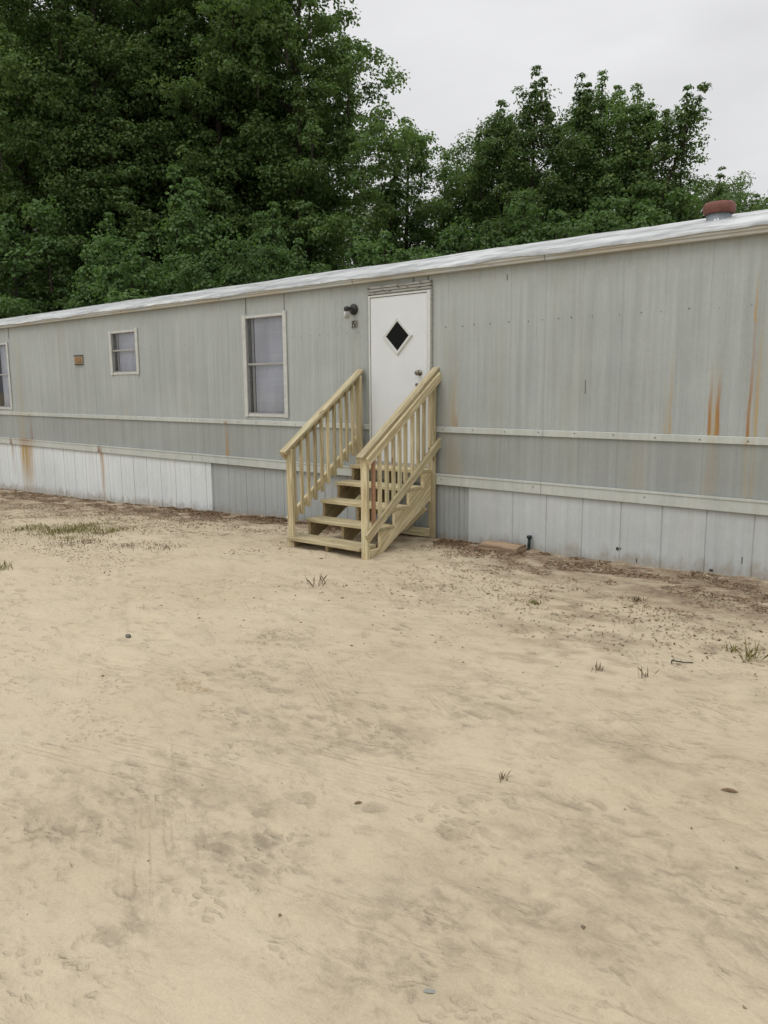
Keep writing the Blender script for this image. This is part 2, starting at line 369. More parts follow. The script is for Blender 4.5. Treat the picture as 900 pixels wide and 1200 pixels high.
# dirt: litter-brown soil in front of the skirting, fading out into the sand
X, Y = co[:, 0], co[:, 1]
dist = -Y
edge = np.interp(X, [-18, -16, -12, -10.5, -9, -7.5, -5.2, -4.5, -3, -1.5, 1], [2.2, 1.9, 1.4, 1.1, 0.9, 0.55, 0.45, 0.9, 1.3, 1.7, 2.2])
n1 = fbm(X * 1.6, Y * 2.0, 4, 41); n2 = fbm(X * 6, Y * 9, 4, 43)
d1 = np.clip(1.7 - 1.5 * dist / (edge * (0.5 + n1)), 0, 1) * np.clip(0.62 + (n2 - 0.40) * 2.4, 0, 1)
outer = np.clip(1.15 - dist / (edge * 3.0), 0, 1) * np.clip((n2 - 0.47) * 7, 0, 1) * np.clip((n1 - 0.35) * 4, 0, 1) * 0.85
dirt = np.clip(np.maximum(d1, outer), 0, 1); dirt[Y > 0.05] = 0.7
a = gme.attributes.new('dirt', 'FLOAT', 'POINT'); a.data.foreach_set('value', dirt.astype(np.float32))
damp = np.zeros(len(X))
for (px, py, rx, ry, st, ang) in [(-2.8, -5.5, 0.55, 0.30, 1.0, 0.8), (-2.95, -5.85, 0.28, 0.18, .8, 0.5), (-2.88, -4.7, 0.55, 0.28, .8, 0.5), (-2.3, -5.45, 0.3, 0.2, 1.0, .3),
        (-0.99, -4.63, 0.55, 0.28, 1.0, .2), (-1.36, -4.43, 0.5, 0.12, .9, .1), (-1.11, -5.03, 0.45, 0.17, 1.0, .3), (-1.5, -5.3, 0.35, 0.22, 1.0, 1.2),
        (-1.45, -5.62, 0.22, 0.16, 1.0, 1.0), (-0.63, -4.67, 0.3, 0.25, .9, 0), (-4.05, -3.65, 0.40, 0.18, .7, .4), (-2.4, -4.4, 0.30, 0.18, .9, .6),
        (-2.1, -3.9, 0.7, 0.25, .6, .3), (-3.5, -4.2, 0.5, 0.3, .5, .6), (-1.0, -3.7, 0.9, 0.2, .5, .1), (-2.2, -5.9, .2, .15, .8, 0)]:
    dx = X - px; dy = Y - py; c_, s_ = math.cos(ang), math.sin(ang)
    u = (dx * c_ + dy * s_) / rx; v = (-dx * s_ + dy * c_) / ry
    damp = np.maximum(damp, st * np.exp(-(u * u + v * v) * 0.9))
a = gme.attributes.new('damp', 'FLOAT', 'POINT'); a.data.foreach_set('value', damp.astype(np.float32))
def sandm():
    s = NT('pale_sand'); P = s.pos(); dirt = s.attr('dirt'); damp = s.attr('damp')
    a = s.noise(P, 0.55, 5, 0.6); b = s.noise(s.mapping(P, (3.0, 5.2, 3), rot=(0, 0, 0.25)), 1, 6, 0.62, 0.8)
    c = s.noise(s.mapping(P, (11, 16, 10), rot=(0, 0, 0.3)), 1, 6, 0.65, 0.5); g = s.noise(P, 330, 3, 0.7); g2 = s.noise(P, 70, 4, 0.65)
    col = s.mix(s.ramp(a, 0.32, 0.68), (0.500, 0.422, 0.296, 1), (0.550, 0.470, 0.338, 1))
    col = s.mix(s.ramp(b, 0.48, 0.72, 0, 0.42), col, (0.365, 0.305, 0.205, 1))
    col = s.mix(s.ramp(c, 0.56, 0.72, 0, 0.42), col, (0.29, 0.235, 0.16, 1))
    # damp, scuffed patches: broken up by the two noises, never a clean disc
    m = s.math('MULTIPLY', damp, s.ramp(c, 0.40, 0.66)); m2 = s.math('MULTIPLY', damp, s.ramp(b, 0.32, 0.66))
    # small scuffed hollows, elongated and clustered
    wv_ = s.node('ShaderNodeVectorMath', operation='ADD'); s.l.new(P, wv_.inputs[0])
    nd = s.node('ShaderNodeVectorMath', operation='SCALE'); s.l.new(s.noise(P, 7, 3, 0.6, 0, 1), nd.inputs[0]); nd.inputs['Scale'].default_value = 0.16; s.l.new(nd.outputs[0], wv_.inputs[1])
    vo = s.node('ShaderNodeTexVoronoi'); s.l.new(s.mapping(wv_.outputs[0], (5.5, 11, 5), rot=(0, 0, 0.45)), vo.inputs['Vector']); vo.inputs['Scale'].default_value = 1.0
    hol = s.math('MULTIPLY', s.ramp(vo.outputs['Distance'], 0.12, 0.46, 1, 0), s.ramp(s.noise(P, 1.5, 3, 0.6), 0.44, 0.62))
    vo2 = s.node('ShaderNodeTexVoronoi'); s.l.new(s.mapping(wv_.outputs[0], (15, 30, 15), rot=(0, 0, 0.3)), vo2.inputs['Vector']); vo2.inputs['Scale'].default_value = 1.0
    hol2 = s.math('MULTIPLY', s.ramp(vo2.outputs['Distance'], 0.10, 0.50, 1, 0), s.ramp(s.noise(P, 2.6, 4, 0.6), 0.48, 0.64))
    hol = s.math('MAXIMUM', hol, s.math('MULTIPLY', hol2, 0.7))
    hstr = s.math('ADD', 0.30, s.math('MULTIPLY', damp, 0.45))
    col = s.mix(s.math('MULTIPLY', hol, hstr), col, (0.235, 0.190, 0.132, 1))
    col = s.mix(s.math('MULTIPLY', m, 0.52), col, (0.240, 0.197, 0.140, 1)); col = s.mix(s.math('MULTIPLY', m2, 0.44), col, (0.33, 0.272, 0.190, 1))
    # rake / tyre combing: thin parallel scratches in a few areas
    def comb(angle, scale, loc, thr):
        v = s.mapping(P, (1, 1, 1), rot=(0, 0, angle), loc=loc)
        w = s.node('ShaderNodeTexWave', wave_type='BANDS', bands_direction='Y'); s.l.new(v, w.inputs[0])
        w.inputs['Scale'].default_value = scale; w.inputs['Distortion'].default_value = 2.2; w.inputs['Detail'].default_value = 3; w.inputs['Detail Scale'].default_value = 1.2
        area = s.ramp(s.noise(s.mapping(v, (0.6, 1.7, 1)), 1, 2), thr, thr + 0.10)
        brk = s.ramp(s.noise(s.mapping(v, (2.5, 40, 1)), 1, 3), 0.45, 0.62)
        return s.math('MULTIPLY', s.math('MULTIPLY', s.ramp(w.outputs[1], 0.55, 0.95), area), brk)
    t1 = comb(-0.28, 9.0, (0, 0, 0), 0.50); t2 = comb(0.55, 11.0, (3, 7, 0), 0.56); t = s.math('MAXIMUM', t1, t2)
    t = s.math('MULTIPLY', t, s.ramp(dirt, 0.1, 0.4, 1, 0))
    col = s.mix(s.math('MULTIPLY', t, 0.30), col, (0.27, 0.215, 0.14, 1))
    # greyish wash and rusty litter soil
    col = s.mix(s.ramp(s.noise(P, 1.2, 4, 0.6, 0.4), 0.58, 0.75, 0, 0.25), col, (0.42, 0.37, 0.29, 1))
    dk = s.mix(s.ramp(s.noise(P, 21, 5, 0.7), 0.35, 0.65), (0.26, 0.180, 0.122, 1), (0.125, 0.09, 0.062, 1))
    dm = s.math('MULTIPLY', dirt, s.ramp(s.noise(s.mapping(P, (9, 20, 9)), 1, 6, 0.7), 0.34, 0.56, 0.55, 1.0))
    col = s.mix(s.math('MULTIPLY', dm, 0.92), col, dk)
    gv = s.math('MULTIPLY', s.ramp(g, 0.25, 0.75, 0.84, 1.14, False), s.ramp(g2, 0.3, 0.7, 0.95, 1.05, False))
    col = s.mix(1.0, col, s.grey(gv), 'MULTIPLY')
    n = s.bump(b, 0.5, 0.035); n = s.bump(hol, 0.55, -0.022, n); n = s.bump(c, 0.6, 0.020, n); n = s.bump(t, 0.35, -0.008, n); n = s.bump(g2, 0.35, 0.004, n); n = s.bump(g, 0.3, 0.0015, n)
    return s.done(col, 0.95, n, spec=0.12)
M['sand'] = sandm()
ground = link_mesh('ground', gme, M['sand']); tag(ground, kind='structure')

# ------------------------------------------------------------------ MOBILE HOME
HX0, HX1, HD = -22.4, 0.75, 3.66
HO = (-9.5, 0.0, 0.0)
home = empty('mobile_home', HO)
tag(home, 'long grey metal mobile home with white coated roof and ribbed skirting', 'mobile home')
ZT = 3.01
WIN = {'large': (-8.91, -7.996, 1.385, 2.775), 'small': (-12.485, -11.60, 2.02, 2.745), 'far': (-17.33, -16.40, 1.385, 2.73)}
DOOR = (-6.514, -5.565, 0.87, 2.85)
openings = [(x0 + .03, x1 - .03, z0 + .02, z1 - .02) for x0, x1, z0, z1 in WIN.values()] + [(DOOR[0] + .02, DOOR[1] - .02, 0.80, DOOR[3] - .02)]

def profile(x0, x1, panel, ribs, depth, seam):
    """x, y points of ribbed sheet metal seen from above; y = 0 is the outer face"""
    pts = []; x = x0; k = 0
    pitch = panel / ribs; i = 0
    while x < x1 - 1e-6:
        xe = x + pitch
        last = (i % ribs == ribs - 1)
        if last and seam:
            pts += [(x, 0), (xe - 0.016, -0.0005), (xe - 0.008, seam), (xe - 0.004, seam)]
        else:
            pts += [(x, 0), (xe - 0.014, 0), (xe - 0.007, depth)]
        x = xe; i += 1
    pts.append((x1, 0))
    return [p for p in pts if p[0] <= x1]
def ribbed(bm, prof, zs, openings=(), yoff=0.0, mi=0, wob=0.0, bottom=None):
    cuts = sorted({e for o in openings for e in (o[0], o[1])})
    px = np.array([p[0] for p in prof]); py = np.array([p[1] for p in prof])
    xs = sorted(set(list(px)) | {c for c in cuts if px[0] < c < px[-1]})
    ys = np.interp(xs, px, py)
    zset = sorted(set(zs) | {e for o in openings for e in (o[2], o[3]) if zs[0] < e < zs[-1]})
    V = {}
    def v(i, j):
        if (i, j) not in V:
            z = zset[j]
            if bottom is not None and j == 0: z = bottom(xs[i])
            w = 0
            if wob: w = wob * (float(fbm(np.array([xs[i] * 1.7]), np.array([z * 2.2]), 2, 77)[0]) - 0.5)
            V[(i, j)] = bm.verts.new((xs[i], ys[i] + yoff + w, z))
        return V[(i, j)]
    for i in range(len(xs) - 1):
        mx = (xs[i] + xs[i + 1]) / 2
        for j in range(len(zset) - 1):
            mz = (zset[j] + zset[j + 1]) / 2
            if any(o[0] < mx < o[1] and o[2] < mz < o[3] for o in openings): continue
            f = bm.faces.new((v(i, j), v(i + 1, j), v(i + 1, j + 1), v(i, j + 1))); f.material_index = mi
bm = bmesh.new()
pr = profile(HX0, HX1, 0.4064, 4, 0.0016, 0.0032)
ribbed(bm, pr, [0.70, 0.9, 1.1, 1.3, 1.6, 1.9, 2.2, 2.5, 2.8, ZT + .02], openings, wob=0.010)
# rear and end walls, closed
for q in (((HX0, HD, .5), (HX1, HD, .5), (HX1, HD, ZT), (HX0, HD, ZT)), ((HX0, 0, .5), (HX0, HD, .5), (HX0, HD, ZT), (HX0, 0, ZT)), ((HX1, 0, .5), (HX1, HD, .5), (HX1, HD, ZT), (HX1, 0, ZT)),
          ((HX0, 0, ZT), (HX0, HD, ZT), (HX0, HD / 2, 3.55)), ((HX1, 0, ZT), (HX1, HD, ZT), (HX1, HD / 2, 3.55))):
    bm.faces.new([bm.verts.new(p) for p in q])
# rows of screw heads
def screw(x, z, r=0.0075, y=-0.004):
    vs = [bm.verts.new((x + r * math.cos(k * math.pi / 3), y, z + r * math.sin(k * math.pi / 3))) for k in range(6)]
    f = bm.faces.new(vs); f.material_index = 1
    t = bm.verts.new((x, y - .004, z))
    for k in range(6): bm.faces.new((vs[k], vs[(k + 1) % 6], t)).material_index = 1
x = -5.36
while x < HX1:
    screw(x + random.uniform(-.03, .03), 2.437 + random.uniform(-.010, .010), random.choice((.008, .0065, .005, .004))); x += random.choice((0.2, 0.2, 0.14, 0.27))
for x0_, x1_, p_ in ((-7.9, -6.6, .17), (-11.5, -9.1, .30), (-16.2, -12.7, .3)):
    x = x0_
    while x < x1_:
        screw(x + random.uniform(-.02, .02), 2.437, .006); x += p_
# dark caulked joints above the windows
for x in (-8.835, -8.035, -16.335, -17.25, -5.83, -5.62):
    z0 = 2.79 if x < -7 else 2.955
    box(bm, x - .005, x + .005, -.0065, -.0015, z0, ZT, 1)
for (x, z, h) in ((-4.58, 2.86, .06), (-3.66, 1.70, .13)):   # scratches
    box(bm, x - .003, x + .003, -.006, -.003, z, z + h, 1)
obj('siding', bm, [M['wall'], M['screw']], home, HO)

# trims
def trim(name, z0, z1, y0, step=None, side=None):
    bm = bmesh.new()
    xs = [HX0 - .01]
    while xs[-1] < HX1 - 3.0: xs.append(xs[-1] + 3.05)
    xs.append(HX1 + .01)
    skip = (DOOR[0] - .0, DOOR[1] + .0) if step else None
    for a_, b_ in zip(xs, xs[1:]):
        segs = [(a_, b_)]
        if skip and a_ < skip[1] and b_ > skip[0]: segs = [s for s in ((a_, skip[0]), (skip[1], b_)) if s[1] - s[0] > .05]
        for c_, d_ in segs:
            if side is not None and ((c_ + d_) / 2 < DOOR[0]) != (side == 'left'): continue
            box(bm, c_ + .002, d_ - .001, y0, -.006, z0, z1, 0, 0.004)
            if not step:
                box(bm, c_ + .002, d_ - .001, y0 - .007, y0 - .0005, z1 - .020, z1 + .004, 0, 0.002)
    x = HX0 + .2
    while x < HX1:
        if not (skip and skip[0] - .03 < x < skip[1] + .03) and (side is None or (x < DOOR[0]) == (side == 'left')):
            zz = (z0 + z1) / 2 + random.uniform(-.008, .008)
            vs = [bm.verts.new((x + .008 * math.cos(k * math.pi / 3), y0 - .002, zz + .008 * math.sin(k * math.pi / 3))) for k in range(6)]
            bm.faces.new(vs).material_index = 1
        x += 0.41 if step else 1.2
    return obj(name, bm, [M['trim'], M['screw']], home, HO)
trim('belt_trim', 1.264, 1.331, -.022, True, 'left'); trim('belt_trim', 1.264, 1.331, -.022, True, 'right')
trim('base_trim', 0.667, 0.792, -.034)

# skirting
def skirt(name, x0, x1, panel, ribs, depth, seam, mat, y, broken=0.0):
    bm = bmesh.new()
    ribbed(bm, profile(x0, x1, panel, ribs, depth, seam), [-0.75, -0.1, 0.3, 0.74], (), y, 0, 0.014)
    return obj(name, bm, mat, home, HO)
skirt('white_skirting', -18.03, -9.775, 0.4065, 3, 0.0045, 0.02, M['skirt_white'], -0.010)
skirt('far_skirting', HX0, -18.03, 0.4065, 3, 0.0045, 0.02, M['skirt_white'], -0.012)
skirt('grey_skirting', -9.775, -6.45, 0.4065, 3, 0.004, 0.008, M['skirt_grey'], 0.012)
skirt('ribbed_skirting', -6.45, -5.03, 0.213, 3, 0.009, 0.012, M['skirt_grey'], 0.012)
skirt('pale_skirting', -5.03, -4.853, 0.4065, 5, 0.0022, 0.016, M['skirt_pale'], -0.009)
skirt('pale_skirting', -4.853, HX1, 0.4065, 5, 0.0022, 0.009, M['skirt_pale'], -0.012)
bm = bmesh.new()   # flashing: bent corner flap at the end of the white sheets, dented foil patch, hole, split
box(bm, -9.79, -9.765, -.020, .020, -0.2, 0.665)
obj('skirting_edge', bm, M['skirt_white'], home, HO)
for (x, z, r) in ((-3.255, 0.20, .016), (-3.225, .205, .008)):
    bm = bmesh.new(); vs = [bm.verts.new((x + r * math.cos(k * math.pi / 4), -.017, z + 1.2 * r * math.sin(k * math.pi / 4))) for k in range(8)]; bm.faces.new(vs)
    obj('skirting_hole', bm, M['dark'], home, HO)
for (x, z, w, h) in ((-2.10, .22, .005, .06), (-3.06, .09, .006, .04), (-2.37, .11, .03, .02)):
    bm = bmesh.new(); box(bm, x, x + w, -.019, -.0155, z, z + h)
    obj('skirting_tear', bm, M['dark'], home, HO)

# roof: shallow gable with coated, crinkled metal
bm = bmesh.new()
xs = list(np.arange(HX0 - .08, HX1 + .09, 0.09)); ts = [0, .06, .25, .5, .75, 1.0, 1.25, 1.5, 1.75, 2.0]
G = []
for t in ts:
    row = []
    for x in xs:
        y = -0.075 + t * (HD / 2 + 0.075); z = 3.085 + (0.475 * (t if t <= 1 else 2 - t)) + 0.03 * math.sin(math.pi * min(t, 2 - t))
        nz = (float(fbm(np.array([x * 1.3]), np.array([y * 2.0]), 3, 51)[0]) - .5)
        z += nz * 0.03 + (random.random() - .5) * .006
        if t == 0: y += nz * 0.012; z -= 0.006
        row.append(bm.verts.new((x, y, z)))
    G.append(row)
for a_, b_ in zip(G, G[1:]):
    for i in range(len(xs) - 1): bm.faces.new((a_[i], a_[i + 1], b_[i + 1], b_[i])).smooth = True
# the coated lip hanging over the fascia
lip = [bm.verts.new((v.co.x, v.co.y - .004, v.co.z - 0.010 - 0.020 * float(fbm(np.array([v.co.x * 3.1]), np.array([0.3]), 3, 8)[0]))) for v in G[0]]
for i in range(len(xs) - 1): bm.faces.new((lip[i], lip[i + 1], G[0][i + 1], G[0][i])).smooth = True
roof = obj('roof', bm, M['roof'], home, HO)
bm = bmesh.new()
xs = [HX0 - .05]
while xs[-1] < HX1 - 2: xs.append(xs[-1] + 2.62)
xs.append(HX1 + .06)
for a_, b_ in zip(xs, xs[1:]):
    dz = random.uniform(-.004, .004)
    box(bm, a_, b_ - .006, -.062, -.008, 3.004 + dz, 3.058 + dz, 0, .006)
    box(bm, a_, b_ - .006, -.070, -.058, 3.036 + dz, 3.075 + dz, 0, .004)
obj('fascia', bm, M['fascia'], home, HO)
bm = bmesh.new(); box(bm, HX0 - .05, HX1 + .05, HD + .002, HD + .06, 3.0, 3.09); obj('rear_fascia', bm, M['fascia'], home, HO)

# roof vent
vent = empty('roof_vent', (-2.747 - HO[0], 0.80, 3.248)); vent.parent = home
def sub(name, bm, mat, parent, smooth=False): return obj(name, bm, mat, parent, None, smooth)
bm = bmesh.new(); lathe(bm, [(.116, -.08), (.114, .0), (.112, .17)], (0, 0, 0)); sub('vent_pipe', bm, M['galv'], vent)
bm = bmesh.new(); lathe(bm, [(.105, .125), (.128, .122), (.142, .135), (.147, .17), (.143, .205), (.128, .226), (.07, .237), (.01, .239)], (0, 0, 0)); sub('vent_cap', bm, M['redcap'], vent)
bm = bmesh.new()
prof = [(.30, -.05), (.21, -.015), (.155, .0), (.128, .02), (.119, .045)]
rings = []
for r, h in prof:
    ring = []
    for k in range(40):
        a_ = 2 * math.pi * k / 40; rr_ = r * (1 + .10 * random.uniform(-1, 1) * (r > .13)); yy = rr_ * math.sin(a_)
        hh = h + yy * 0.25 * (r > .125) + (random.uniform(-.03, .035) if r < .125 else 0)
        ring.append(bm.verts.new((rr_ * math.cos(a_), yy, hh)))
    rings.append(ring)
for a_, b_ in zip(rings, rings[1:]):
    for k in range(40): bm.faces.new((a_[k], a_[(k + 1) % 40], b_[(k + 1) % 40], b_[k])).smooth = True
sub('vent_flashing', bm, M['whitecoat'], vent)

# windows
def window(key, sashes):
    x0, x1, z0, z1 = WIN[key]; w = empty('window', (x0 - HO[0], 0, z0)); w.parent = home; W, H = x1 - x0, z1 - z0
    bm = bmesh.new()
    box(bm, 0, .070, -.022, -.003, -.01, H, 0, .003); box(bm, W - .070, W, -.022, -.003, -.01, H + .01, 0, .003)
    box(bm, .071, W - .071, -.014, -.003, H - .045, H - .010, 0, .003); box(bm, .071, W - .071, -.012, -.003, -.005, .030, 0, .003)
    for xx in (.035, W - .035):
        for q in (.2, .75):
            vs = [bm.verts.new((xx + .006 * math.cos(k * 1.0472), -.0235, H * q + .006 * math.sin(k * 1.0472))) for k in range(6)]; bm.faces.new(vs).material_index = 1
    sub('window_frame', bm, [M['winframe'], M['screw']], w)
    bm = bmesh.new()  # inner aluminium frame with the reveal
    box(bm, .040, .072, -.002, .075, .022, H - .022); box(bm, W - .072, W - .040, -.002, .075, .022, H - .022)
    box(bm, .0725, W - .0725, -.002, .075, .022, .050); box(bm, .0725, W - .0725, -.002, .075, H - .050, H - .022)
    mz = H * sashes
    box(bm, .0725, W - .0725, .004, .030, mz - .014, mz + .014, 0, .003)
    sub('sash_rail', bm, M['alu'], w)
    for a_, b_, yy in ((.0505, mz - .0145, .034), (mz + .0145, H - .0505, .022)):
        bm = bmesh.new(); bm.faces.new([bm.verts.new(p) for p in ((.073, yy, a_), (W - .073, yy, a_), (W - .073, yy, b_), (.073, yy, b_))]); sub('pane', bm, M['glass'], w)
    bm = bmesh.new()   # dark room behind and the curtain hung in front of it
    box(bm, .03, W - .03, .30, .31, .0, H, 0)
    box(bm, .02, .03, .08, .31, .0, H)
    sub('window_interior', bm, M['dark'], w)
    bm = bmesh.new(); box(bm, .0735, .128, .080, .086, .025, H - .025, 0, .002); sub('jamb_liner', bm, M['winframe'], w)
    bm = bmesh.new(); n = 24; cx0 = .135 if key != 'far' else .33
    a0 = [(cx0 + (W - .08 - cx0) * i / n, .090 + .006 * math.sin(i * 1.9)) for i in range(n + 1)]
    lo = [bm.verts.new((p[0], p[1], .03)) for p in a0]; hi = [bm.verts.new((p[0], p[1], H - .03)) for p in a0]
    for i in range(n): bm.faces.new((lo[i], lo[i + 1], hi[i + 1], hi[i])).smooth = True
    sub('curtain', bm, M['blind'], w)
    return w
window('large', 0.517); window('small', 0.545); window('far', 0.52)

# door
x0, x1, z0, z1 = DOOR
door = empty('door', (x0 - HO[0], 0, z0)); door.parent = home; W, H = x1 - x0, z1 - z0
tag(door, 'plain off white door with a black diamond window')
bm = bmesh.new()
box(bm, .006, .030, -.030, .03, 0, H, 0, .003); box(bm, W - .048, W - .003, -.032, .03, 0, H, 0, .003); box(bm, .031, W - .049, -.031, .03, H - .022, H - .002, 0, .003)
box(bm, -.014, .005, -.012, -.004, 0, H + .01, 1); box(bm, W - .002, W + .014, -.014, -.004, 0, H + .01, 1)
sub('door_frame', bm, [M['doorframe'], M['header']], door)
bm = bmesh.new(); box(bm, .036, W - .054, -.022, .02, .012, H - .028, 0, .004); sub('door_panel', bm, M['door'], door)
bm = bmesh.new(); box(bm, .0, W, -.05, .03, -.03, .010, 0, .003); sub('threshold', bm, M['alu'], door)
bm = bmesh.new(); box(bm, .031, W - .049, -.012, .030, .0105, H - .0225, 0); sub('weather_seal', bm, M['dark'], door)
cx, cz = -6.05 - x0, 2.363 - z0
dia = empty('diamond_window', (cx, -.022, cz)); dia.parent = door
bm = bmesh.new()
o_ = [(-.232, 0), (0, -.226), (.232, 0), (0, .226)]; i_ = [(-.176, 0), (0, -.171), (.176, 0), (0, .171)]; m_ = [(p[0] * .93, p[1] * .93) for p in o_]
A = [bm.verts.new((p[0], -.0005, p[1])) for p in o_]; B = [bm.verts.new((p[0], -.018, p[1])) for p in m_]; C = [bm.verts.new((p[0], -.016, p[1])) for p in i_]; D = [bm.verts.new((p[0], -.004, p[1])) for p in i_]
for P_, Q_ in ((A, B), (B, C), (C, D)):
    for k in range(4): bm.faces.new((P_[k], P_[(k + 1) % 4], Q_[(k + 1) % 4], Q_[k]))
obj('window_frame', bm, M['doorframe'], dia)
bm = bmesh.new(); bm.faces.new([bm.verts.new((p[0], -.0045, p[1])) for p in [(q[0] * .999, q[1] * .999) for q in i_]]); obj('pane', bm, M['darkglass'], dia)
bm = bmesh.new(); lathe(bm, [(.034, 0), (.034, .008), (.012, .012), (.012, .035), (.026, .042), (.030, .058), (.022, .070), (.004, .073)], (-5.722 - x0, -.022, 1.935 - z0), 'y', 16); sub('door_knob', bm, M['brass'], door)
bm = bmesh.new(); lathe(bm, [(.020, 0), (.020, .010), (.008, .014), (.003, .015)], (-5.765 - x0, -.022, 1.80 - z0), 'y', 14); sub('deadbolt', bm, M['screw'], door)
bm = bmesh.new()
for k in range(3): box(bm, x0 - .005, x1 + .008, -.024 - .004 * k, -.006, 2.862 + k * .032, 2.889 + k * .032, 0, .004)
obj('door_header', bm, M['header'], home, HO)

# porch lamp
lamp = empty('porch_lamp', (-6.767 - HO[0], -.004, 2.715)); lamp.parent = home
bm = bmesh.new(); lathe(bm, [(.066, 0), (.066, .012), (.055, .024), (.030, .030), (.018, .034)], (0, 0, 0), 'y', 24); sub('back_plate', bm, M['blackmetal'], lamp)
bm = bmesh.new(); tube(bm, [(0, -.02, .005), (0, -.07, .012), (0, -.115, .004)], [.012, .011, .012], 8)
lathe(bm, [(.012, .030), (.034, .022), (.036, -.022), (.030, -.026)], (0, -.125, .0), 'z', 18); sub('lamp_arm', bm, M['blackmetal'], lamp)
s = NT('lamp_glass'); M['lampglass'] = s.done((0.42, 0.43, 0.40), 0.25, None, spec=0.5); s.b.inputs['Transmission Weight'].default_value = 0.35
bm = bmesh.new(); lathe(bm, [(.026, -.027), (.038, -.045), (.042, -.075), (.036, -.105), (.020, -.120), (.003, -.124)], (0, -.125, 0), 'z', 18); sub('lamp_glass', bm, M['lampglass'], lamp)

# house number: three stuck-on digits reading 151
num = empty('house_number', (-6.805 - HO[0], -.006, 2.50)); num.parent = home
def seg(bm, x, z, w, h): box(bm, x, x + w, -.004, 0, z, z + h)
DG = {'1': [(.010, 0, .009, .08)], '5': [(0, .071, .026, .009), (0, .040, .009, .031), (0, .036, .026, .009), (.017, .008, .009, .028), (0, 0, .026, .009)]}
bm = bmesh.new(); box(bm, -.004, .092, -.002, .0, -.006, .087); sub('number_backing', bm, M['header'], num)
for k, ch in enumerate('151'):
    bm = bmesh.new()
    for q in DG[ch]: seg(bm, k * .031 + q[0], q[1], q[2], q[3])
    o = sub('digit', bm, M['number'], num); o.location.y = -.003

# rusty exhaust vent in the siding
ev = empty('exhaust_vent', (-13.70 - HO[0], -.004, 2.216)); ev.parent = home
bm = bmesh.new(); box(bm, 0, .28, -.018, 0, 0, .158, 0, .005); box(bm, -.01, .29, -.026, -.0005, .146, .164, 1, .003); box(bm, -.005, .285, -.022, -.0005, -.006, .010, 1, .003); sub('vent_housing', bm, [M['vent_beige'], M['dark']], ev)
bm = bmesh.new(); box(bm, .03, .25, -.026, -.0185, .035, .125, 0, .004); box(bm, .03, .25, -.034, -.026, .030, .048, 0, .003); sub('vent_flap', bm, M['vent_rust'], ev)

# ------------------------------------------------------------------ WOODEN STEPS (local frame: origin at door foot, front toward -y)
ST = (-6.072, -0.030, 0.03)
steps = empty('wooden_steps', ST, R(2.1))
tag(steps, 'new treated pine steps with railings leading up to the door', 'steps')
def board(name, p0, p1, w, t, wdir, mat='wood', bevel=.004):
    """a plank from p0 to p1; w is its size along wdir, t its size across both"""
    p0 = Vector(p0); p1 = Vector(p1); ax = (p1 - p0).normalized(); L = (p1 - p0).length
    wd = Vector(wdir); wd = (wd - ax * wd.dot(ax)).normalized(); td = ax.cross(wd)
    bm = bmesh.new(); box(bm, 0, L, -w / 2, w / 2, -t / 2, t / 2, 0, bevel)
    bmesh.ops.subdivide_edges(bm, edges=[e for e in bm.edges if abs(e.verts[0].co.x - e.verts[1].co.x) > L * .5], cuts=3)
    seed = random.uniform(0, 50)
    gc = [(v.co.x + seed, v.co.y, v.co.z) for v in bm.verts]
    bend = random.uniform(-.003, .003)
    for v in bm.verts:
        x, y, z = v.co; v.co = p0 + ax * x + wd * (y + bend * math.sin(math.pi * x / L)) + td * z
    me = bpy.data.meshes.new(name); bm.to_mesh(me); bm.free()
    a_ = me.attributes.new('grain', 'FLOAT_VECTOR', 'POINT'); a_.data.foreach_set('vector', [c for g_ in gc for c in g_])
    return link_mesh(name, me, M[mat], steps)
TF = [-1.275, -1.005, -.755, -.500, -.235]; TZ = [.078, .258, .447, .635, .815]
for i, (yf, zt) in enumerate(zip(TF, TZ)):
    yb = TF[i + 1] - .004 + .012 if i < 4 else .0
    xl, xr = (-.592, .500) if i == 0 else (-.552, .552)
    board('tread', (xl, (yf + yb) / 2, zt - .019), (xr, (yf + yb) / 2, zt - .019), yb - yf, .038, (0, 1, 0))
def stringer(xc, mat):
    pts = [(-1.235, -.06)]
    for i in range(5):
        yf = TF[i] + .028
        pts.append((yf, TZ[i] - .040)); nxt = TF[i + 1] + .028 if i < 4 else -.005
        pts.append((nxt, TZ[i] - .040))
    pts.append((-.005, .815 - .040 - .36)); pts.append((-.10, .815 - .04 - .33 + .0)); pts.append((-1.03, -.06))
    # remove the duplicate start
    bm = bmesh.new(); A = [bm.verts.new((xc - .019, y, z)) for y, z in pts]; B = [bm.verts.new((xc + .019, y, z)) for y, z in pts]
    bm.faces.new(A[::-1]); bm.faces.new(B)
    n = len(pts)
    for k in range(n): bm.faces.new((A[k], A[(k + 1) % n], B[(k + 1) % n], B[k]))
    bmesh.ops.recalc_face_normals(bm, faces=bm.faces[:])
    seed = random.uniform(0, 50); gc = []
    for v in bm.verts:
        y, z = v.co.y, v.co.z; gc += [(y * .8 + z * .6) + seed, (-y * .6 + z * .8), v.co.x]
    me = bpy.data.meshes.new('stringer'); bm.to_mesh(me); bm.free()
    a_ = me.attributes.new('grain', 'FLOAT_VECTOR', 'POINT'); a_.data.foreach_set('vector', gc)
    link_mesh('stringer', me, M[mat], steps)
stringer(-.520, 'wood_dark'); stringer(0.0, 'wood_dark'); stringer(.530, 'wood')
def ztop(y): return 1.915 + .685 * y            # underside line of the handrail cap
def zlow(y): return 1.165 + .715 * y            # top line of the lower rail
dv = Vector((0, 1, .685)).normalized()
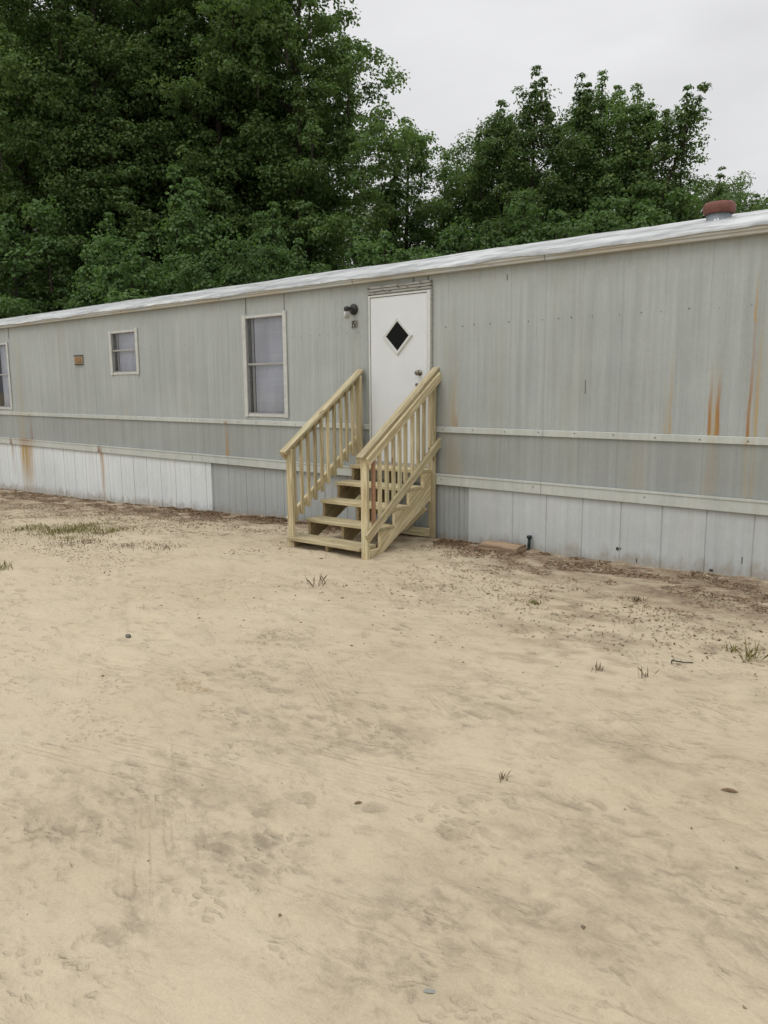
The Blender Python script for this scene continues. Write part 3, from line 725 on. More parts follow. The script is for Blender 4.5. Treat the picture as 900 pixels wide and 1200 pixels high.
for sx in (-1, 1):
    fy = -1.235 if sx > 0 else -1.225
    xp = sx * .5555
    board('post', (xp, fy, -.10), (xp, fy, ztop(fy) - .002), .089, .038, (1, 0, 0))
    board('post', (xp, -.040, -.10), (xp, -.040, ztop(-.04) - .002), .089, .038, (1, 0, 0))
    board('handrail', (sx * .566, -1.325, ztop(-1.325) + .021), (sx * .566, .025, ztop(.025) + .021), .098, .038, (1, 0, 0))
    board('upper_rail', (sx * .6205, -1.270, ztop(-1.27) - .056), (sx * .6205, .02, ztop(.02) - .056), .089, .038, (0, 0, 1))
    board('lower_rail', (sx * .6205, -1.285 if sx > 0 else -1.20, zlow(-1.285 if sx > 0 else -1.20) - .052), (sx * .6205, .035, zlow(.035) - .052), .089, .038, (0, 0, 1))
    for k in range(10):
        y = -1.13 + k * .1115 + random.uniform(-.008, .008)
        zb = zlow(y) - .135 + random.uniform(-.03, .02); x = sx * .5815
        if sx > 0: zb = zlow(y) - .12 + random.uniform(-.015, .015)
        top = ztop(y) - .014
        board('baluster', (x, y, zb), (x + random.uniform(-.003, .003), y + random.uniform(-.004, .004), top), .036, .036, (0, 1, 0), 'wood_red' if (sx > 0 and k == 0) else 'wood', .003)
board('brace', (-.50, -.082, .075), (.545, -.082, .075), .10, .038, (0, 0, 1))
board('brace', (.20, -.105, .085), (.500, -.105, .37), .075, .038, (0, 0, 1), 'wood')

# ------------------------------------------------------------------ SMALL THINGS BY THE SKIRTING
bm = bmesh.new()
zb = gz(-4.45, -.2)
box(bm, -.235, .235, -.11, .11, 0, .072, 0, .008); bmesh.ops.subdivide_edges(bm, edges=bm.edges[:], cuts=2, use_grid_fill=True)
for v in bm.verts: v.co += Vector((random.uniform(-.004, .004), random.uniform(-.004, .004), random.uniform(-.003, .003)))
blk = obj('wood_block', bm, M['block']); blk.location = (-4.47, -.19, zb - .012); blk.rotation_euler = (R(2), R(-1), R(4))
tag(blk, 'flat brown weathered wood block lying on sand against the skirting', 'wood block')
bm = bmesh.new(); tube(bm, [(0, 0, -.05), (0, 0, .05), (.004, -.002, .12)], [.017, .017, .015], 10); lathe(bm, [(.018, .0), (.028, .004), (.028, .028), (.012, .034)], (.004, -.002, .118), 'z', 12)
stk = obj('pipe_stub', bm, M['greenplastic']); stk.location = (-4.225, -.05, gz(-4.225, -.05))
tag(stk, 'short dark green plastic pipe standing upright beside the skirting', 'pipe')

# litter: brown needles and leaf bits on the soil along the skirting
def scatter_strips(name, pts, lens, wids, mat, lift=.004, tilt=.25, tint=True):
    n = len(pts); ang = rng.uniform(0, 2 * np.pi, n); tl = rng.normal(0, tilt, n)
    d = np.stack([np.cos(ang) * np.cos(tl), np.sin(ang) * np.cos(tl), np.sin(tl)], -1); sdir = np.stack([-np.sin(ang), np.cos(ang), rng.normal(0, .4, n)], -1)
    b = np.stack([pts[:, 0], pts[:, 1], ground_z(pts[:, 0], pts[:, 1]) + lift + np.abs(np.sin(tl)) * lens / 2], -1)
    L = lens[:, None] / 2; W_ = wids[:, None] / 2
    co = np.stack([b - d * L, b + sdir * W_, b + d * L, b - sdir * W_], 1).reshape(-1, 3)
    fc = np.arange(4 * n).reshape(-1, 4); me = mesh_np(name, co, fc)
    a_ = me.attributes.new('tint', 'FLOAT', 'FACE'); a_.data.foreach_set('value', rng.uniform(0, 1, n).astype(np.float32))
    return link_mesh(name, me, mat)
def tintmat(name, a, b, c=None, rough=.8, trans=0.0):
    s = NT(name); t = s.attr('tint'); col = s.mix(t, (*a, 1), (*b, 1))
    if c: col = s.mix(s.ramp(t, .9, 1.0), col, (*c, 1))
    s.done(col, rough, spec=.15)
    return s.mat
M['litter'] = tintmat('dead_leaf_litter', (0.09, 0.055, 0.032), (0.30, 0.19, 0.11), (0.12, 0.13, 0.05))
n = 34000; xs = rng.uniform(-18, .9, n * 2); ed = np.interp(xs, [-18, -16, -12, -10.5, -9, -7.5, -5.2, -4.5, -3, -1.5, 1], [1.8, 1.4, 0.9, 0.7, 0.45, 0.25, 0.25, 0.6, 0.9, 1.3, 1.8])
ys = -.03 - np.abs(rng.exponential(0.75, n * 2)) * ed
keep = (fbm(xs * 3, ys * 5, 3, 91) > .46) & (ys > -2.6) & ~((xs > -6.75) & (xs < -5.35) & (ys > -1.25))
P2 = np.stack([xs, ys], -1)[keep][:n]
lit = scatter_strips('leaf_litter', P2, rng.uniform(.012, .05, len(P2)), rng.uniform(.003, .014, len(P2)), M['litter'])
tag(lit, 'brown dead leaf and needle litter along the skirting', 'leaf litter', kind='stuff')
# crumbs: small clods and pebbles on the sand
def crumbs(name, pts, sizes, mat):
    base = np.array([(1, 0, .1), (0, 1, .15), (-1, 0, .05), (0, -1, .1), (.1, .1, .8), (0, 0, -.4)]); fcs = np.array([(0, 1, 4), (1, 2, 4), (2, 3, 4), (3, 0, 4), (1, 0, 5), (2, 1, 5), (3, 2, 5), (0, 3, 5)])
    n = len(pts); ang = rng.uniform(0, 6.28, n); c_, s_ = np.cos(ang), np.sin(ang)
    v = base[None] * (1 + rng.uniform(-.35, .35, (n, 6, 1))) * sizes[:, None, None]
    vx = v[..., 0] * c_[:, None] - v[..., 1] * s_[:, None] * .7; vy = v[..., 0] * s_[:, None] + v[..., 1] * c_[:, None] * .7
    z = ground_z(pts[:, 0], pts[:, 1])
    co = np.stack([vx + pts[:, :1], vy + pts[:, 1:2], v[..., 2] * .8 + z[:, None]], -1).reshape(-1, 3)
    fc = (fcs[None] + np.arange(n)[:, None, None] * 6).reshape(-1, 3); me = mesh_np(name, co, fc)
    a_ = me.attributes.new('tint', 'FLOAT', 'FACE'); a_.data.foreach_set('value', np.repeat(rng.uniform(0, 1, n), 8).astype(np.float32))
    return link_mesh(name, me, mat)
M['crumb'] = tintmat('dark_crumbs', (0.17, 0.132, 0.09), (0.34, 0.275, 0.19), None, .9)
n = 5200; xs = rng.uniform(-14, .6, n); ys = -np.abs(rng.gamma(1.8, 1.15, n)) - .1
xs = np.concatenate([xs, rng.uniform(-12, -6.6, 7000), rng.uniform(-5, .8, 1500)]); ys = np.concatenate([ys, -rng.uniform(.5, 3.4, 7000), -rng.uniform(.3, 2.3, 1500)])
dens = fbm(xs * 1.1, ys * 1.6, 3, 63); k = (dens > .47) & (ys > -6.6) & ~((xs > -6.75) & (xs < -5.35) & (ys > -1.3)); pts = np.stack([xs, ys], -1)[k]
sz = np.minimum(rng.lognormal(-5.05, .50, len(pts)), .020) * np.clip(1.25 + pts[:, 1] * .13, .45, 1.1)
tag(crumbs('sand_crumbs', pts, sz, M['crumb']), 'small dark clods and crumbs strewn over the sand', 'clods', kind='stuff')

# ------------------------------------------------------------------ WEEDS
M['weed'] = tintmat('dry_green_weed', (0.17, 0.165, 0.055), (0.30, 0.27, 0.11), (0.34, 0.28, 0.16))
M['weed_dry'] = tintmat('dry_brown_weed', (0.17, 0.13, 0.085), (0.28, 0.22, 0.145), (0.15, 0.14, 0.06))
def weed(x, y, h, rad, n, mat, label, cat='weed', group=None, leafy=False):
    z = gz(x, y); base = np.stack([rng.normal(0, rad * .5, n), rng.normal(0, rad * .62, n), np.zeros(n)], -1)
    for i in range(n): base[i, 2] = gz(x + base[i, 0], y + base[i, 1]) - z - .004
    ang = rng.uniform(0, 6.283, n); lean = rng.uniform(.1, .9, n); hh = h * rng.uniform(.35, 1.0, n)
    d = np.stack([np.cos(ang) * lean, np.sin(ang) * lean, np.ones(n)], -1); d /= np.linalg.norm(d, axis=1)[:, None]
    s_ = np.stack([-np.sin(ang), np.cos(ang), np.zeros(n)], -1) * (.0035 if not leafy else .010)
    mid = base + d * hh[:, None] * .55; tip = base + d * hh[:, None]; tip[:, 2] -= hh * lean * .25
    co = np.stack([base - s_ * .7, base + s_ * .7, mid + s_, tip, mid - s_], 1).reshape(-1, 3)
    fc = np.arange(5 * n).reshape(-1, 5); me = mesh_np('weed_clump', co, fc)
    a_ = me.attributes.new('tint', 'FLOAT', 'FACE'); a_.data.foreach_set('value', rng.uniform(0, 1, n).astype(np.float32))
    o = link_mesh('weed_clump', me, mat); o.location = (x, y, z); tag(o, label, cat, group)
W_ = [(-9.78, -2.30, .10, .36, 520, 'weed', 'widest green grass clump on the sand before the white skirting'),
      (-10.35, -2.50, .09, .26, 240, 'weed', 'small green grass clump at the left end of the weed patch'),
      (-9.30, -2.05, .09, .28, 260, 'weed', 'olive grass clump at the right end of the weed patch'),
      (-9.15, -2.62, .06, .20, 130, 'weed', 'thin green clump nearest the camera in the weed patch'),
      (-10.1, -1.85, .08, .22, 150, 'weed', 'low green clump at the back of the weed patch'),
      (-8.72, -2.65, .06, .26, 200, 'weed_dry', 'brownish flat clump on the sand in front of the green patch'),
      (-8.05, -2.45, .05, .20, 110, 'weed_dry', 'dark brown tuft near the right edge of the weedy area'),
      (-7.60, -2.32, .06, .20, 90, 'weed_dry', 'brown wispy tuft on sand left of the steps'),
      (-7.93, -3.94, .12, .07, 36, 'weed', 'single green tuft cut by the left edge of the photo'),
      (-4.91, -2.47, .16, .07, 16, 'weed_dry', 'thin upright dry stalks on sand just below the steps'),
      (-3.12, -1.80, .05, .06, 60, 'weed', 'tiny yellow green sprig right of the steps'),
      (-1.54, -2.02, .07, .05, 26, 'weed', 'dark green small weed, left of the two at the right edge'),
      (-1.40, -2.12, .17, .05, 20, 'weed', 'tallest weed, thin and upright, at the right edge of the sand'),
      (-2.03, -2.93, .08, .035, 12, 'weed_dry', 'lone dry sprout on sand right of centre'),
      (-1.75, -2.84, .10, .05, 12, 'weed_dry', 'faint dry stalks below the bent twig'),
      (-1.76, -4.37, .055, .022, 9, 'weed_dry', 'small star shaped dry sprout in the raked sand'),
      (-2.50, -1.25, .06, .05, 40, 'weed_dry', 'little brown tuft on the litter before the right skirting')]
for w in W_: weed(w[0], w[1], w[2], w[3], w[4], M[w[5]], w[6], 'weed', 'weeds growing on the sand')
# sparse dry ground cover between the weeds: too many tiny sprigs to count
def cover(name, n, xr, yf, thr, label, seed):
    xs = rng.uniform(xr[0], xr[1], n); ys = yf(n); k = fbm(xs * 2.2, ys * 3.0, 3, seed) > thr; xs, ys = xs[k], ys[k]
    ok = ~((xs > -6.75) & (xs < -5.35) & (ys > -1.4)) & (ys < -.03); xs, ys = xs[ok], ys[ok]; n = len(xs)
    ang = rng.uniform(0, 6.283, n); lean = rng.uniform(.8, 4.0, n); h = rng.uniform(.010, .040, n)
    b = np.stack([xs, ys, ground_z(xs, ys) - .003], -1); d = np.stack([np.cos(ang) * lean, np.sin(ang) * lean, np.ones(n)], -1); d /= np.linalg.norm(d, axis=1)[:, None]
    sd_ = np.stack([-np.sin(ang), np.cos(ang), np.zeros(n)], -1) * .005
    co = np.stack([b - sd_, b + sd_, b + d * h[:, None]], 1).reshape(-1, 3); me = mesh_np(name, co, np.arange(3 * n).reshape(-1, 3))
    a_ = me.attributes.new('tint', 'FLOAT', 'FACE'); a_.data.foreach_set('value', rng.uniform(0, 1, n).astype(np.float32))
    tag(link_mesh(name, me, M['weed_dry']), label, 'ground cover', kind='stuff')
cover('dry_ground_cover', 14000, (-14, -6.9), lambda n: -rng.uniform(.6, 3.3, n), .54, 'sparse dry brown sprigs on the sand at left', 71)
cover('dry_ground_cover', 8000, (-5.0, .8), lambda n: -rng.uniform(.05, 2.0, n), .54, 'sparse dry brown sprigs on the soil before the right skirting', 72)
# straw tufts
M['straw'] = tintmat('orange_straw', (0.30, 0.17, 0.06), (0.42, 0.30, 0.15))
for (x, y, r, n, lab) in ((-3.79, -4.60, .07, 70, 'small heap of orange straw lying on the sand'), (-4.02, -3.66, .16, 60, 'scattered dry straw in a brown scuff of the sand')):
    P2 = np.stack([rng.normal(0, r, n) + x, rng.normal(0, r * .6, n) + y], -1)
    o = scatter_strips('straw_bits', P2, rng.uniform(.02, .07, n), rng.uniform(.002, .004, n), M['straw'] if r < .1 else M['litter'])
    tag(o, lab, 'straw')
# twig, stone, leaves, bit of rubbish
bm = bmesh.new(); tube(bm, [(0, 0, .02), (-.012, -.035, .014), (.0, -.03, .010)][:2] + [], [.004, .004], 6); tube(bm, [(0, 0, .018), (.06, -.012, .012), (.13, .0, .006)], [.0045, .004, .003], 6)
o = obj('twig', bm, M['blackmetal']); o.location = (-1.74, -2.50, gz(-1.74, -2.5)); o.rotation_euler = (0, 0, R(38)); tag(o, 'small dark bent twig lying on the sand at right', 'twig')
bm = bmesh.new(); bmesh.ops.create_icosphere(bm, subdivisions=2, radius=.022)
for v in bm.verts: v.co = Vector((v.co.x * 1.2, v.co.y * .8, v.co.z * .65)) * random.uniform(.85, 1.12)
M['stone'] = plain('dark_stone', (0.13, 0.12, 0.11), 0.8, .4, 40)
o = obj('stone', bm, M['stone']); o.location = (-4.927, -4.334, gz(-4.927, -4.334) + .010); tag(o, 'dark grey stone alone on the sand at left', 'stone')
def leaf_obj(x, y, L, W2, mat, lab, rz):
    bm = bmesh.new(); n = 6; up = []; lo = []; md = []
    for i in range(n + 1):
        t = i / n; w = W2 * math.sin(math.pi * (t * .92 + .04)) ** .8; zz = .16 * L * math.sin(math.pi * t) * .6 + .003
        md.append(bm.verts.new((L * (t - .5), 0, zz))); up.append(bm.verts.new((L * (t - .5), w, zz + .25 * W2))); lo.append(bm.verts.new((L * (t - .5), -w, zz + .15 * W2)))
    for i in range(n): bm.faces.new((md[i], md[i + 1], up[i + 1], up[i])); bm.faces.new((lo[i], lo[i + 1], md[i + 1], md[i]))
    o = obj('dead_leaf', bm, mat, smooth=True); o.location = (x, y, gz(x, y) - .004); o.rotation_euler = (R(4), R(3), rz); tag(o, lab, 'leaf')
M['leafbrown'] = plain('dead_leaf_brown', (0.17, 0.10, 0.05), .7, .3, 40); M['leafpale'] = plain('pale_scrap', (0.27, 0.27, 0.24), .5, .2, 30)
leaf_obj(-0.955, -3.862, .075, .010, M['leafbrown'], 'long brown dead leaf on the sand near the right edge', R(20))
leaf_obj(-2.116, -4.937, .036, .008, M['leafbrown'], 'small brown dead leaf on the sand near the middle', R(60))
leaf_obj(-4.35, -4.85, .03, .008, M['leafbrown'], 'tiny curled brown leaf on the sand at left', R(10))
leaf_obj(-1.244, -5.567, .040, .008, M['leafpale'], 'pale bluish scrap half sunk in the damp sand at bottom', R(40))
leaf_obj(-1.83, -5.62, .018, .006, M['leafbrown'], 'tiny dark leaf scrap on the sand left of the pale scrap', R(80))

# ------------------------------------------------------------------ TREES
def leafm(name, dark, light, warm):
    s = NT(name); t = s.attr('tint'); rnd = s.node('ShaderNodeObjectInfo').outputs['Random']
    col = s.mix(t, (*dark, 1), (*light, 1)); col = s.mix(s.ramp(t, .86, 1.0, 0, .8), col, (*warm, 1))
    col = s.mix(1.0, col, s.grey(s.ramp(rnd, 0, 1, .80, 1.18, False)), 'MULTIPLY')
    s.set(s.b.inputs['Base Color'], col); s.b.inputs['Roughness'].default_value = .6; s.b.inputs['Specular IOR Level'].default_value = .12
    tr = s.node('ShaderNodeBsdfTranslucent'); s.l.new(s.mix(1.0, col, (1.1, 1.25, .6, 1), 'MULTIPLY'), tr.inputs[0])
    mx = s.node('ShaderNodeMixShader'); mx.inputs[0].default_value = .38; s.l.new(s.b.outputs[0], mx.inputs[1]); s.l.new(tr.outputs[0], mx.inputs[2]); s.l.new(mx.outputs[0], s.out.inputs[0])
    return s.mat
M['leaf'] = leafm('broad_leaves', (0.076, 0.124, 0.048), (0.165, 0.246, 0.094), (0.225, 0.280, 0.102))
M['leaf_light'] = leafm('fresh_leaves', (0.072, 0.128, 0.050), (0.152, 0.238, 0.094), (0.200, 0.265, 0.106))
M['bark'] = plain('bark', (0.040, 0.032, 0.024), .9, .4, 12, bump=.6)

def make_tree(seed, H, Rad, shape, lean=(0, 0), leaf=.12, dens=1.0, low=.06, light=False, spires=0, gap=0.0):
    """returns crown mesh, trunk mesh; trunk at origin, limbs to an uneven envelope, tufts of leaf faces along the limbs"""
    r = np.random.default_rng(seed)
    def axis_pt(t):
        wob = np.array([math.sin(t * 5 + seed) * .10, math.cos(t * 4.3 + seed * 2) * .10]) * Rad * .5 * t
        return np.array([lean[0] * t ** 1.4 * H + wob[0], lean[1] * t ** 1.4 * H + wob[1], t * H])
    def env(t):
        if shape == 'cone': e = (1 - t) ** .75 * (.35 + .65 * min(1, t / .22)) + .05
        elif shape == 'spire': e = (1 - t) ** .55 * (.5 + .5 * min(1, t / .3)) * .95 + .06
        else: e = math.sqrt(max(0, 1 - ((t - .50) / .52) ** 2)) * .93 + .07
        return e * Rad
    bm = bmesh.new()
    tp = [axis_pt(t) for t in np.linspace(0, .97, 9)]; tr = [H * .013 * (1 - .92 * k / 8) + .012 for k in range(9)]
    tube(bm, tp, tr, 8)
    tufts = []; lobes = r.uniform(0, 6.28, 5); nl = int(H * (5.2 if Rad > 1.6 else 4.2) * dens) + 8
    for k in range(nl):
        t = low + (1 - low - .015) * (k + r.uniform(0, 1)) / nl; az = k * 2.39996 + r.uniform(-.4, .4)
        lob = 1 + .22 * math.sin(3 * az + lobes[0] + t * 7) + .20 * math.sin(2 * az + lobes[1] - t * 11) + .12 * math.sin(t * 31 + lobes[2])
        L = env(t) * lob * r.uniform(.72, 1.12)
        up = .15 + .75 * t + r.uniform(-.1, .25)
        if shape == 'spire': up += .5
        d = np.array([math.cos(az), math.sin(az), up]); p0 = axis_pt(max(0.02, t - .04 - .02 * up)); n = max(3, int(L / .40))
        pts = [p0]
        for j in range(1, n + 1):
            s_ = j / n; q = p0 + d * np.array([L, L, L]) * s_ - np.array([0, 0, .30 * L * s_ * s_]) + r.normal(0, .06 * Rad * .4, 3); pts.append(q)
        if k % 2 == 0 or Rad < 1.3: tube(bm, pts, [max(.010, .022 * L * (1 - j / (n + .5))) for j in range(n + 1)], 4, 0, False)
        for j in range(1, n + 1):
            s_ = j / n
            if s_ < .35: continue
            if gap and r.random() < gap: continue
            sp = .10 + .22 * L * (.3 + .7 * (1 - abs(s_ - .75)))
            m = 1 + int(3.0 * min(L, 3) * dens * (1 if s_ < .95 else .7) * .65)
            for _ in range(m):
                off = r.normal(0, 1, 3) * np.array([sp, sp, sp * .55]) * .65
                if s_ > .9: off *= .55
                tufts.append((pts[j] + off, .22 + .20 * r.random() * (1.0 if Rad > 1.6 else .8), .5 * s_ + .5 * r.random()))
    # leader tufts and side spires
    for q in range(5): tufts.append((axis_pt(.93 + .017 * q) + r.normal(0, .05, 3), .16, .6))
    for q in range(spires):
        az = r.uniform(0, 6.28); t0 = r.uniform(.55, .85); b = axis_pt(t0) + np.array([math.cos(az), math.sin(az), 0]) * env(t0) * r.uniform(.5, .95); hh = r.uniform(.8, 1.8)
        tube(bm, [b + np.array([0, 0, -.6]), b + np.array([0, 0, hh])], [.03, .008], 4, 0, False)
        for w in np.linspace(0, 1, 9): tufts.append((b + np.array([0, 0, hh * w]) + r.normal(0, .13 * (1.15 - w), 3), .20 * (1.2 - w * .6), .7))
    T = np.array([t_[0] for t_ in tufts]); TR = np.array([t_[1] for t_ in tufts]) * (1.0 if Rad > .9 else .85); TT = np.array([t_[2] for t_ in tufts])
    ok = T[:, 2] > .25; T, TR, TT = T[ok], TR[ok], TT[ok]
    per = 48; n = len(T) * per
    ci = np.repeat(np.arange(len(T)), per); u = r.normal(0, 1, (n, 3)); u /= np.linalg.norm(u, axis=1)[:, None]; u[:, 2] = np.where(u[:, 2] < -.35, -u[:, 2], u[:, 2])
    rad = TR[ci] * r.uniform(.55, 1.15, n); c_ = T[ci] + u * rad[:, None] * np.array([1.25, 1.25, .8])
    nrm = u * .8 + np.array([0, 0, .55]) + r.normal(0, .42, (n, 3)); nrm /= np.linalg.norm(nrm, axis=1)[:, None]
    dd = u + np.array([0, 0, -.35]) + r.normal(0, .5, (n, 3)); dd -= nrm * (dd * nrm).sum(1)[:, None]; dd /= np.linalg.norm(dd, axis=1)[:, None] + 1e-9
    ss = np.cross(nrm, dd); ll = leaf * r.uniform(.6, 1.1, n)[:, None]; fold = nrm * ll * .12
    co = np.stack([c_ - dd * ll * .5, c_ + ss * ll * .42 + fold, c_ + dd * ll * .5 - nrm * ll * .10, c_ - ss * ll * .42 + fold], 1).reshape(-1, 3)
    me = mesh_np('crown', co, np.arange(4 * n).reshape(-1, 4))
    tt = np.clip(TT[ci] * .75 + r.normal(0, .14, n) + .10 * (u[:, 2]), 0, 1)  # crown shade put into the tint: inner leaves darker, upward ones lighter
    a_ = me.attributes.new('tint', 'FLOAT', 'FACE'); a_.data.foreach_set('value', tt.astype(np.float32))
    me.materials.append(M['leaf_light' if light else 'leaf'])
    tm = bpy.data.meshes.new('trunk'); bm.to_mesh(tm); bm.free(); tm.materials.append(M['bark'])
    return me, tm
def place_tree(name, meshes, x, y, label, group=None, rz=0.0, sc=1.0, cat='tree', zs=None):
    z = float(ground_z(np.array([x]), np.array([y]), False)[0]) - .05
    o = empty(name, (x, y, z), rz); o.scale = (sc, sc, zs or sc); tag(o, label, cat, group)
    for nm, me in zip(('crown', 'trunk'), meshes):
        c_ = bpy.data.objects.new(nm, me); COL.objects.link(c_); c_.parent = o
    return o
WOOD = 'tall trees of the wood behind the home'
protoA = make_tree(1, 18.0, 3.6, 'round', leaf=.135, low=.05, spires=8)
protoB = make_tree(2, 18.0, 3.4, 'cone', leaf=.115, low=.04, spires=8)
protoC = make_tree(3, 17.5, 3.4, 'round', (.02, -.01), leaf=.135, low=.05, spires=10)
big = [(-28.8, 6.5, protoA, .98, 0.3, 'tall dark tree filling the upper left corner above the far end of the roof'),
       (-26.4, 8.2, protoB, 1.05, 1.9, 'second tall tree from the left, its crown cut by the top edge'),
       (-26.7, 10.6, protoC, 1.06, 4.0, 'third tall tree from the left with light clumps at its top'),
       (-28.0, 13.5, protoA, 1.10, 2.2, 'tall tree with small sky gaps beside a bare dark trunk'),
       (-24.6, 11.6, protoC, 1.05, 0.9, 'tall broad tree above the large window'),
       (-25.8, 15.6, protoB, 1.05, 3.1, 'tall tree set just left of the sky opening and a little back')]
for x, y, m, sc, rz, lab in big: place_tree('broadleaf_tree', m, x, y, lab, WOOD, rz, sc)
edge_t = make_tree(9, 17.6, 3.1, 'round', (.015, .0), leaf=.135, low=.05, spires=14)
place_tree('broadleaf_tree', edge_t, -22.0, 13.2, 'tallest tree at the sky edge with ragged right hand outline', WOOD, 0.4)
for i, (x, y, h) in enumerate([(-39, 8.4, 1.1), (-38.1, 12.8, 1.12), (-36.9, 16.9, .98), (-34.1, 20.7, 1.04), (-33.0, 23.5, .95), (-33, 10.5, 1.0), (-32, 17.5, 1.0), (-34.5, 4.5, 1.0)]):
    place_tree('broadleaf_tree', (protoB, protoA, protoC)[i % 3], x, y, 'dark tree seen only in gaps between the front trees at left', 'back row of the wood', i * 1.3, h * 1.0, 'tree')
midA = make_tree(21, 12.6, 2.5, 'cone', leaf=.12, low=.04, spires=7)
midB = make_tree(22, 11.8, 2.1, 'round', leaf=.12, low=.04, spires=4)
place_tree('broadleaf_tree', make_tree(23, 12.7, 3.0, 'cone', leaf=.12, low=.04, spires=10, dens=1.3), -21.2, 18.3, 'medium pointed tree just right of the sky edge tree', WOOD, .2, 1.0)
roundD = make_tree(24, 12.2, 2.6, 'round', leaf=.12, low=.04, spires=8, dens=1.2)
place_tree('broadleaf_tree', roundD, -20.2, 22.1, 'lower tree in the dip between the two tree groups', WOOD, 1.0, 1.0)
for i, (x, y, h) in enumerate([(-28.0, 24.2, .98), (-25.0, 26.2, .95), (-22.6, 27.6, .93), (-19.3, 27.5, .88), (-25, 19.5, .8), (-18.3, 22.5, .85)]):
    place_tree('broadleaf_tree', (midB, midA)[i % 2], x, y, 'lower dark tree filling in behind the middle of the wood', 'back row of the wood', i * 2.1, h * 1.05)
rightT = [(-16.9, 18.9, 31, 12.5, 2.2, 'spire', (0, 0), 'left outermost spire of the tree group at right'),
          (-14.9, 17.8, 32, 12.7, 2.5, 'cone', (0, 0), 'sharpest pointed tree of the group at right'),
          (-14.3, 19.6, 33, 12.7, 1.6, 'spire', (0, 0), 'very narrow tree between the sharp point and the open crowned one'),
          (-13.9, 20.5, 34, 13.0, 2.1, 'spire', (0, 0), 'open crowned tree with sky showing through near its top'),
          (-12.6, 20.2, 35, 12.1, 2.0, 'spire', (.01, 0), 'ragged tree next to the leaning one')]
for x, y, sd, h, rd, sh, ln, lab in rightT:
    place_tree('broadleaf_tree', make_tree(sd, h, rd, sh, ln, leaf=.115, low=.04, spires=9, dens=1.5, gap=.08), x, y, lab, WOOD, 0)
place_tree('broadleaf_tree', make_tree(36, 11.6, 1.6, 'spire', (.27, .05), leaf=.115, low=.04, dens=1.6, gap=.08, spires=4), -13.2, 19.4, 'tree leaning hard to the right over the open sky', WOOD, 0)
for i, (x, y, sc) in enumerate([(-13.4, 22.5, .92), (-15.8, 21.5, .95), (-12.2, 23.5, .80), (-17.5, 24.5, .92), (-14.6, 27.9, .88), (-11.6, 21.0, .74), (-19.2, 21.0, .92), (-10.9, 22.0, .66)]):
    place_tree('broadleaf_tree', (midA, midB)[i % 2], x, y, 'dark tree standing behind the spires at right', 'trees behind the spires', i * 1.7, sc)
place_tree('broadleaf_tree', roundD, -14.3, 34.5, 'small rounded tree beside the roof vent, last before open sky', None, 2.0, .97)
place_tree('broadleaf_tree', midA, -12.6, 29.0, 'low tree left of the roof vent under the leaning tree', None, .6, .88)
place_tree('broadleaf_tree', midB, -22.8, 69.5, 'far tree top barely above the roof at the right edge', None, .6, 1.47)
place_tree('broadleaf_tree', roundD, -14.0, 30.3, 'rounded tree just left of the roof vent, between it and the leaning tree', None, 4.0, .88)
place_tree('broadleaf_tree', midB, -12.6, 36.4, 'low tree just right of the roof vent, sloping down to the roof line', None, 1.1, .98)
# understorey saplings just beyond the roof
sapA = make_tree(51, 7.0, 1.5, 'cone', leaf=.12, low=.03, light=True, spires=5, dens=1.2)
sapB = make_tree(52, 6.0, 1.35, 'round', leaf=.12, low=.03, light=True, spires=6, dens=1.2)
U = [(-20.0, 7.2, sapA, 1.17, 'pale green sapling rising highest above the roof at left'), (-17.9, 8.2, sapA, 1.0, 'sapling with pale tufts above the small window'),
     (-20.8, 5.6, sapB, 1.0, 'bushy sapling above the exhaust vent'), (-25.5, 4.3, sapB, 1.25, 'bushy sapling low at the left edge above the roof'),
     (-22.5, 5.3, sapA, .88, 'short sapling near the far left part of the roof'), (-16.2, 7.9, sapB, .92, 'low bush just above the roof over the large window'),
     (-18.0, 6.3, sapB, .95, 'dense sapling above the roof between the windows'), (-16.4, 10.6, sapA, .93, 'sapling above the roof left of the door'),
     (-13.7, 9.2, sapB, .92, 'low leafy bush above the roof over the door'), (-14.5, 12.2, sapB, 1.04, 'bush behind the roof right of the door'),
     (-11.2, 9.9, sapA, .82, 'light green bush closest above the roof right of the door'), (-11.9, 14.0, sapB, 1.15, 'bush under the sharp pointed tree'),
     (-12.3, 17.0, sapA, 1.10, 'bush at the foot of the open crowned tree'), (-11.1, 18.2, sapB, 1.28, 'bush at the foot of the leaning tree'),
     (-23.5, 6.6, sapA, 1.05, 'sapling between the two bushes at far left'), (-28.0, 3.2, sapB, 1.05, 'leftmost sapling beyond the far end of the home'), (-10.6, 20.6, sapB, 1.27, 'dark bush left of the roof vent')]
for i, (x, y, m, sc, lab) in enumerate(U): place_tree('sapling', m, x, y, lab, 'saplings and bushes along the back of the home', i * 1.9, sc, 'sapling')

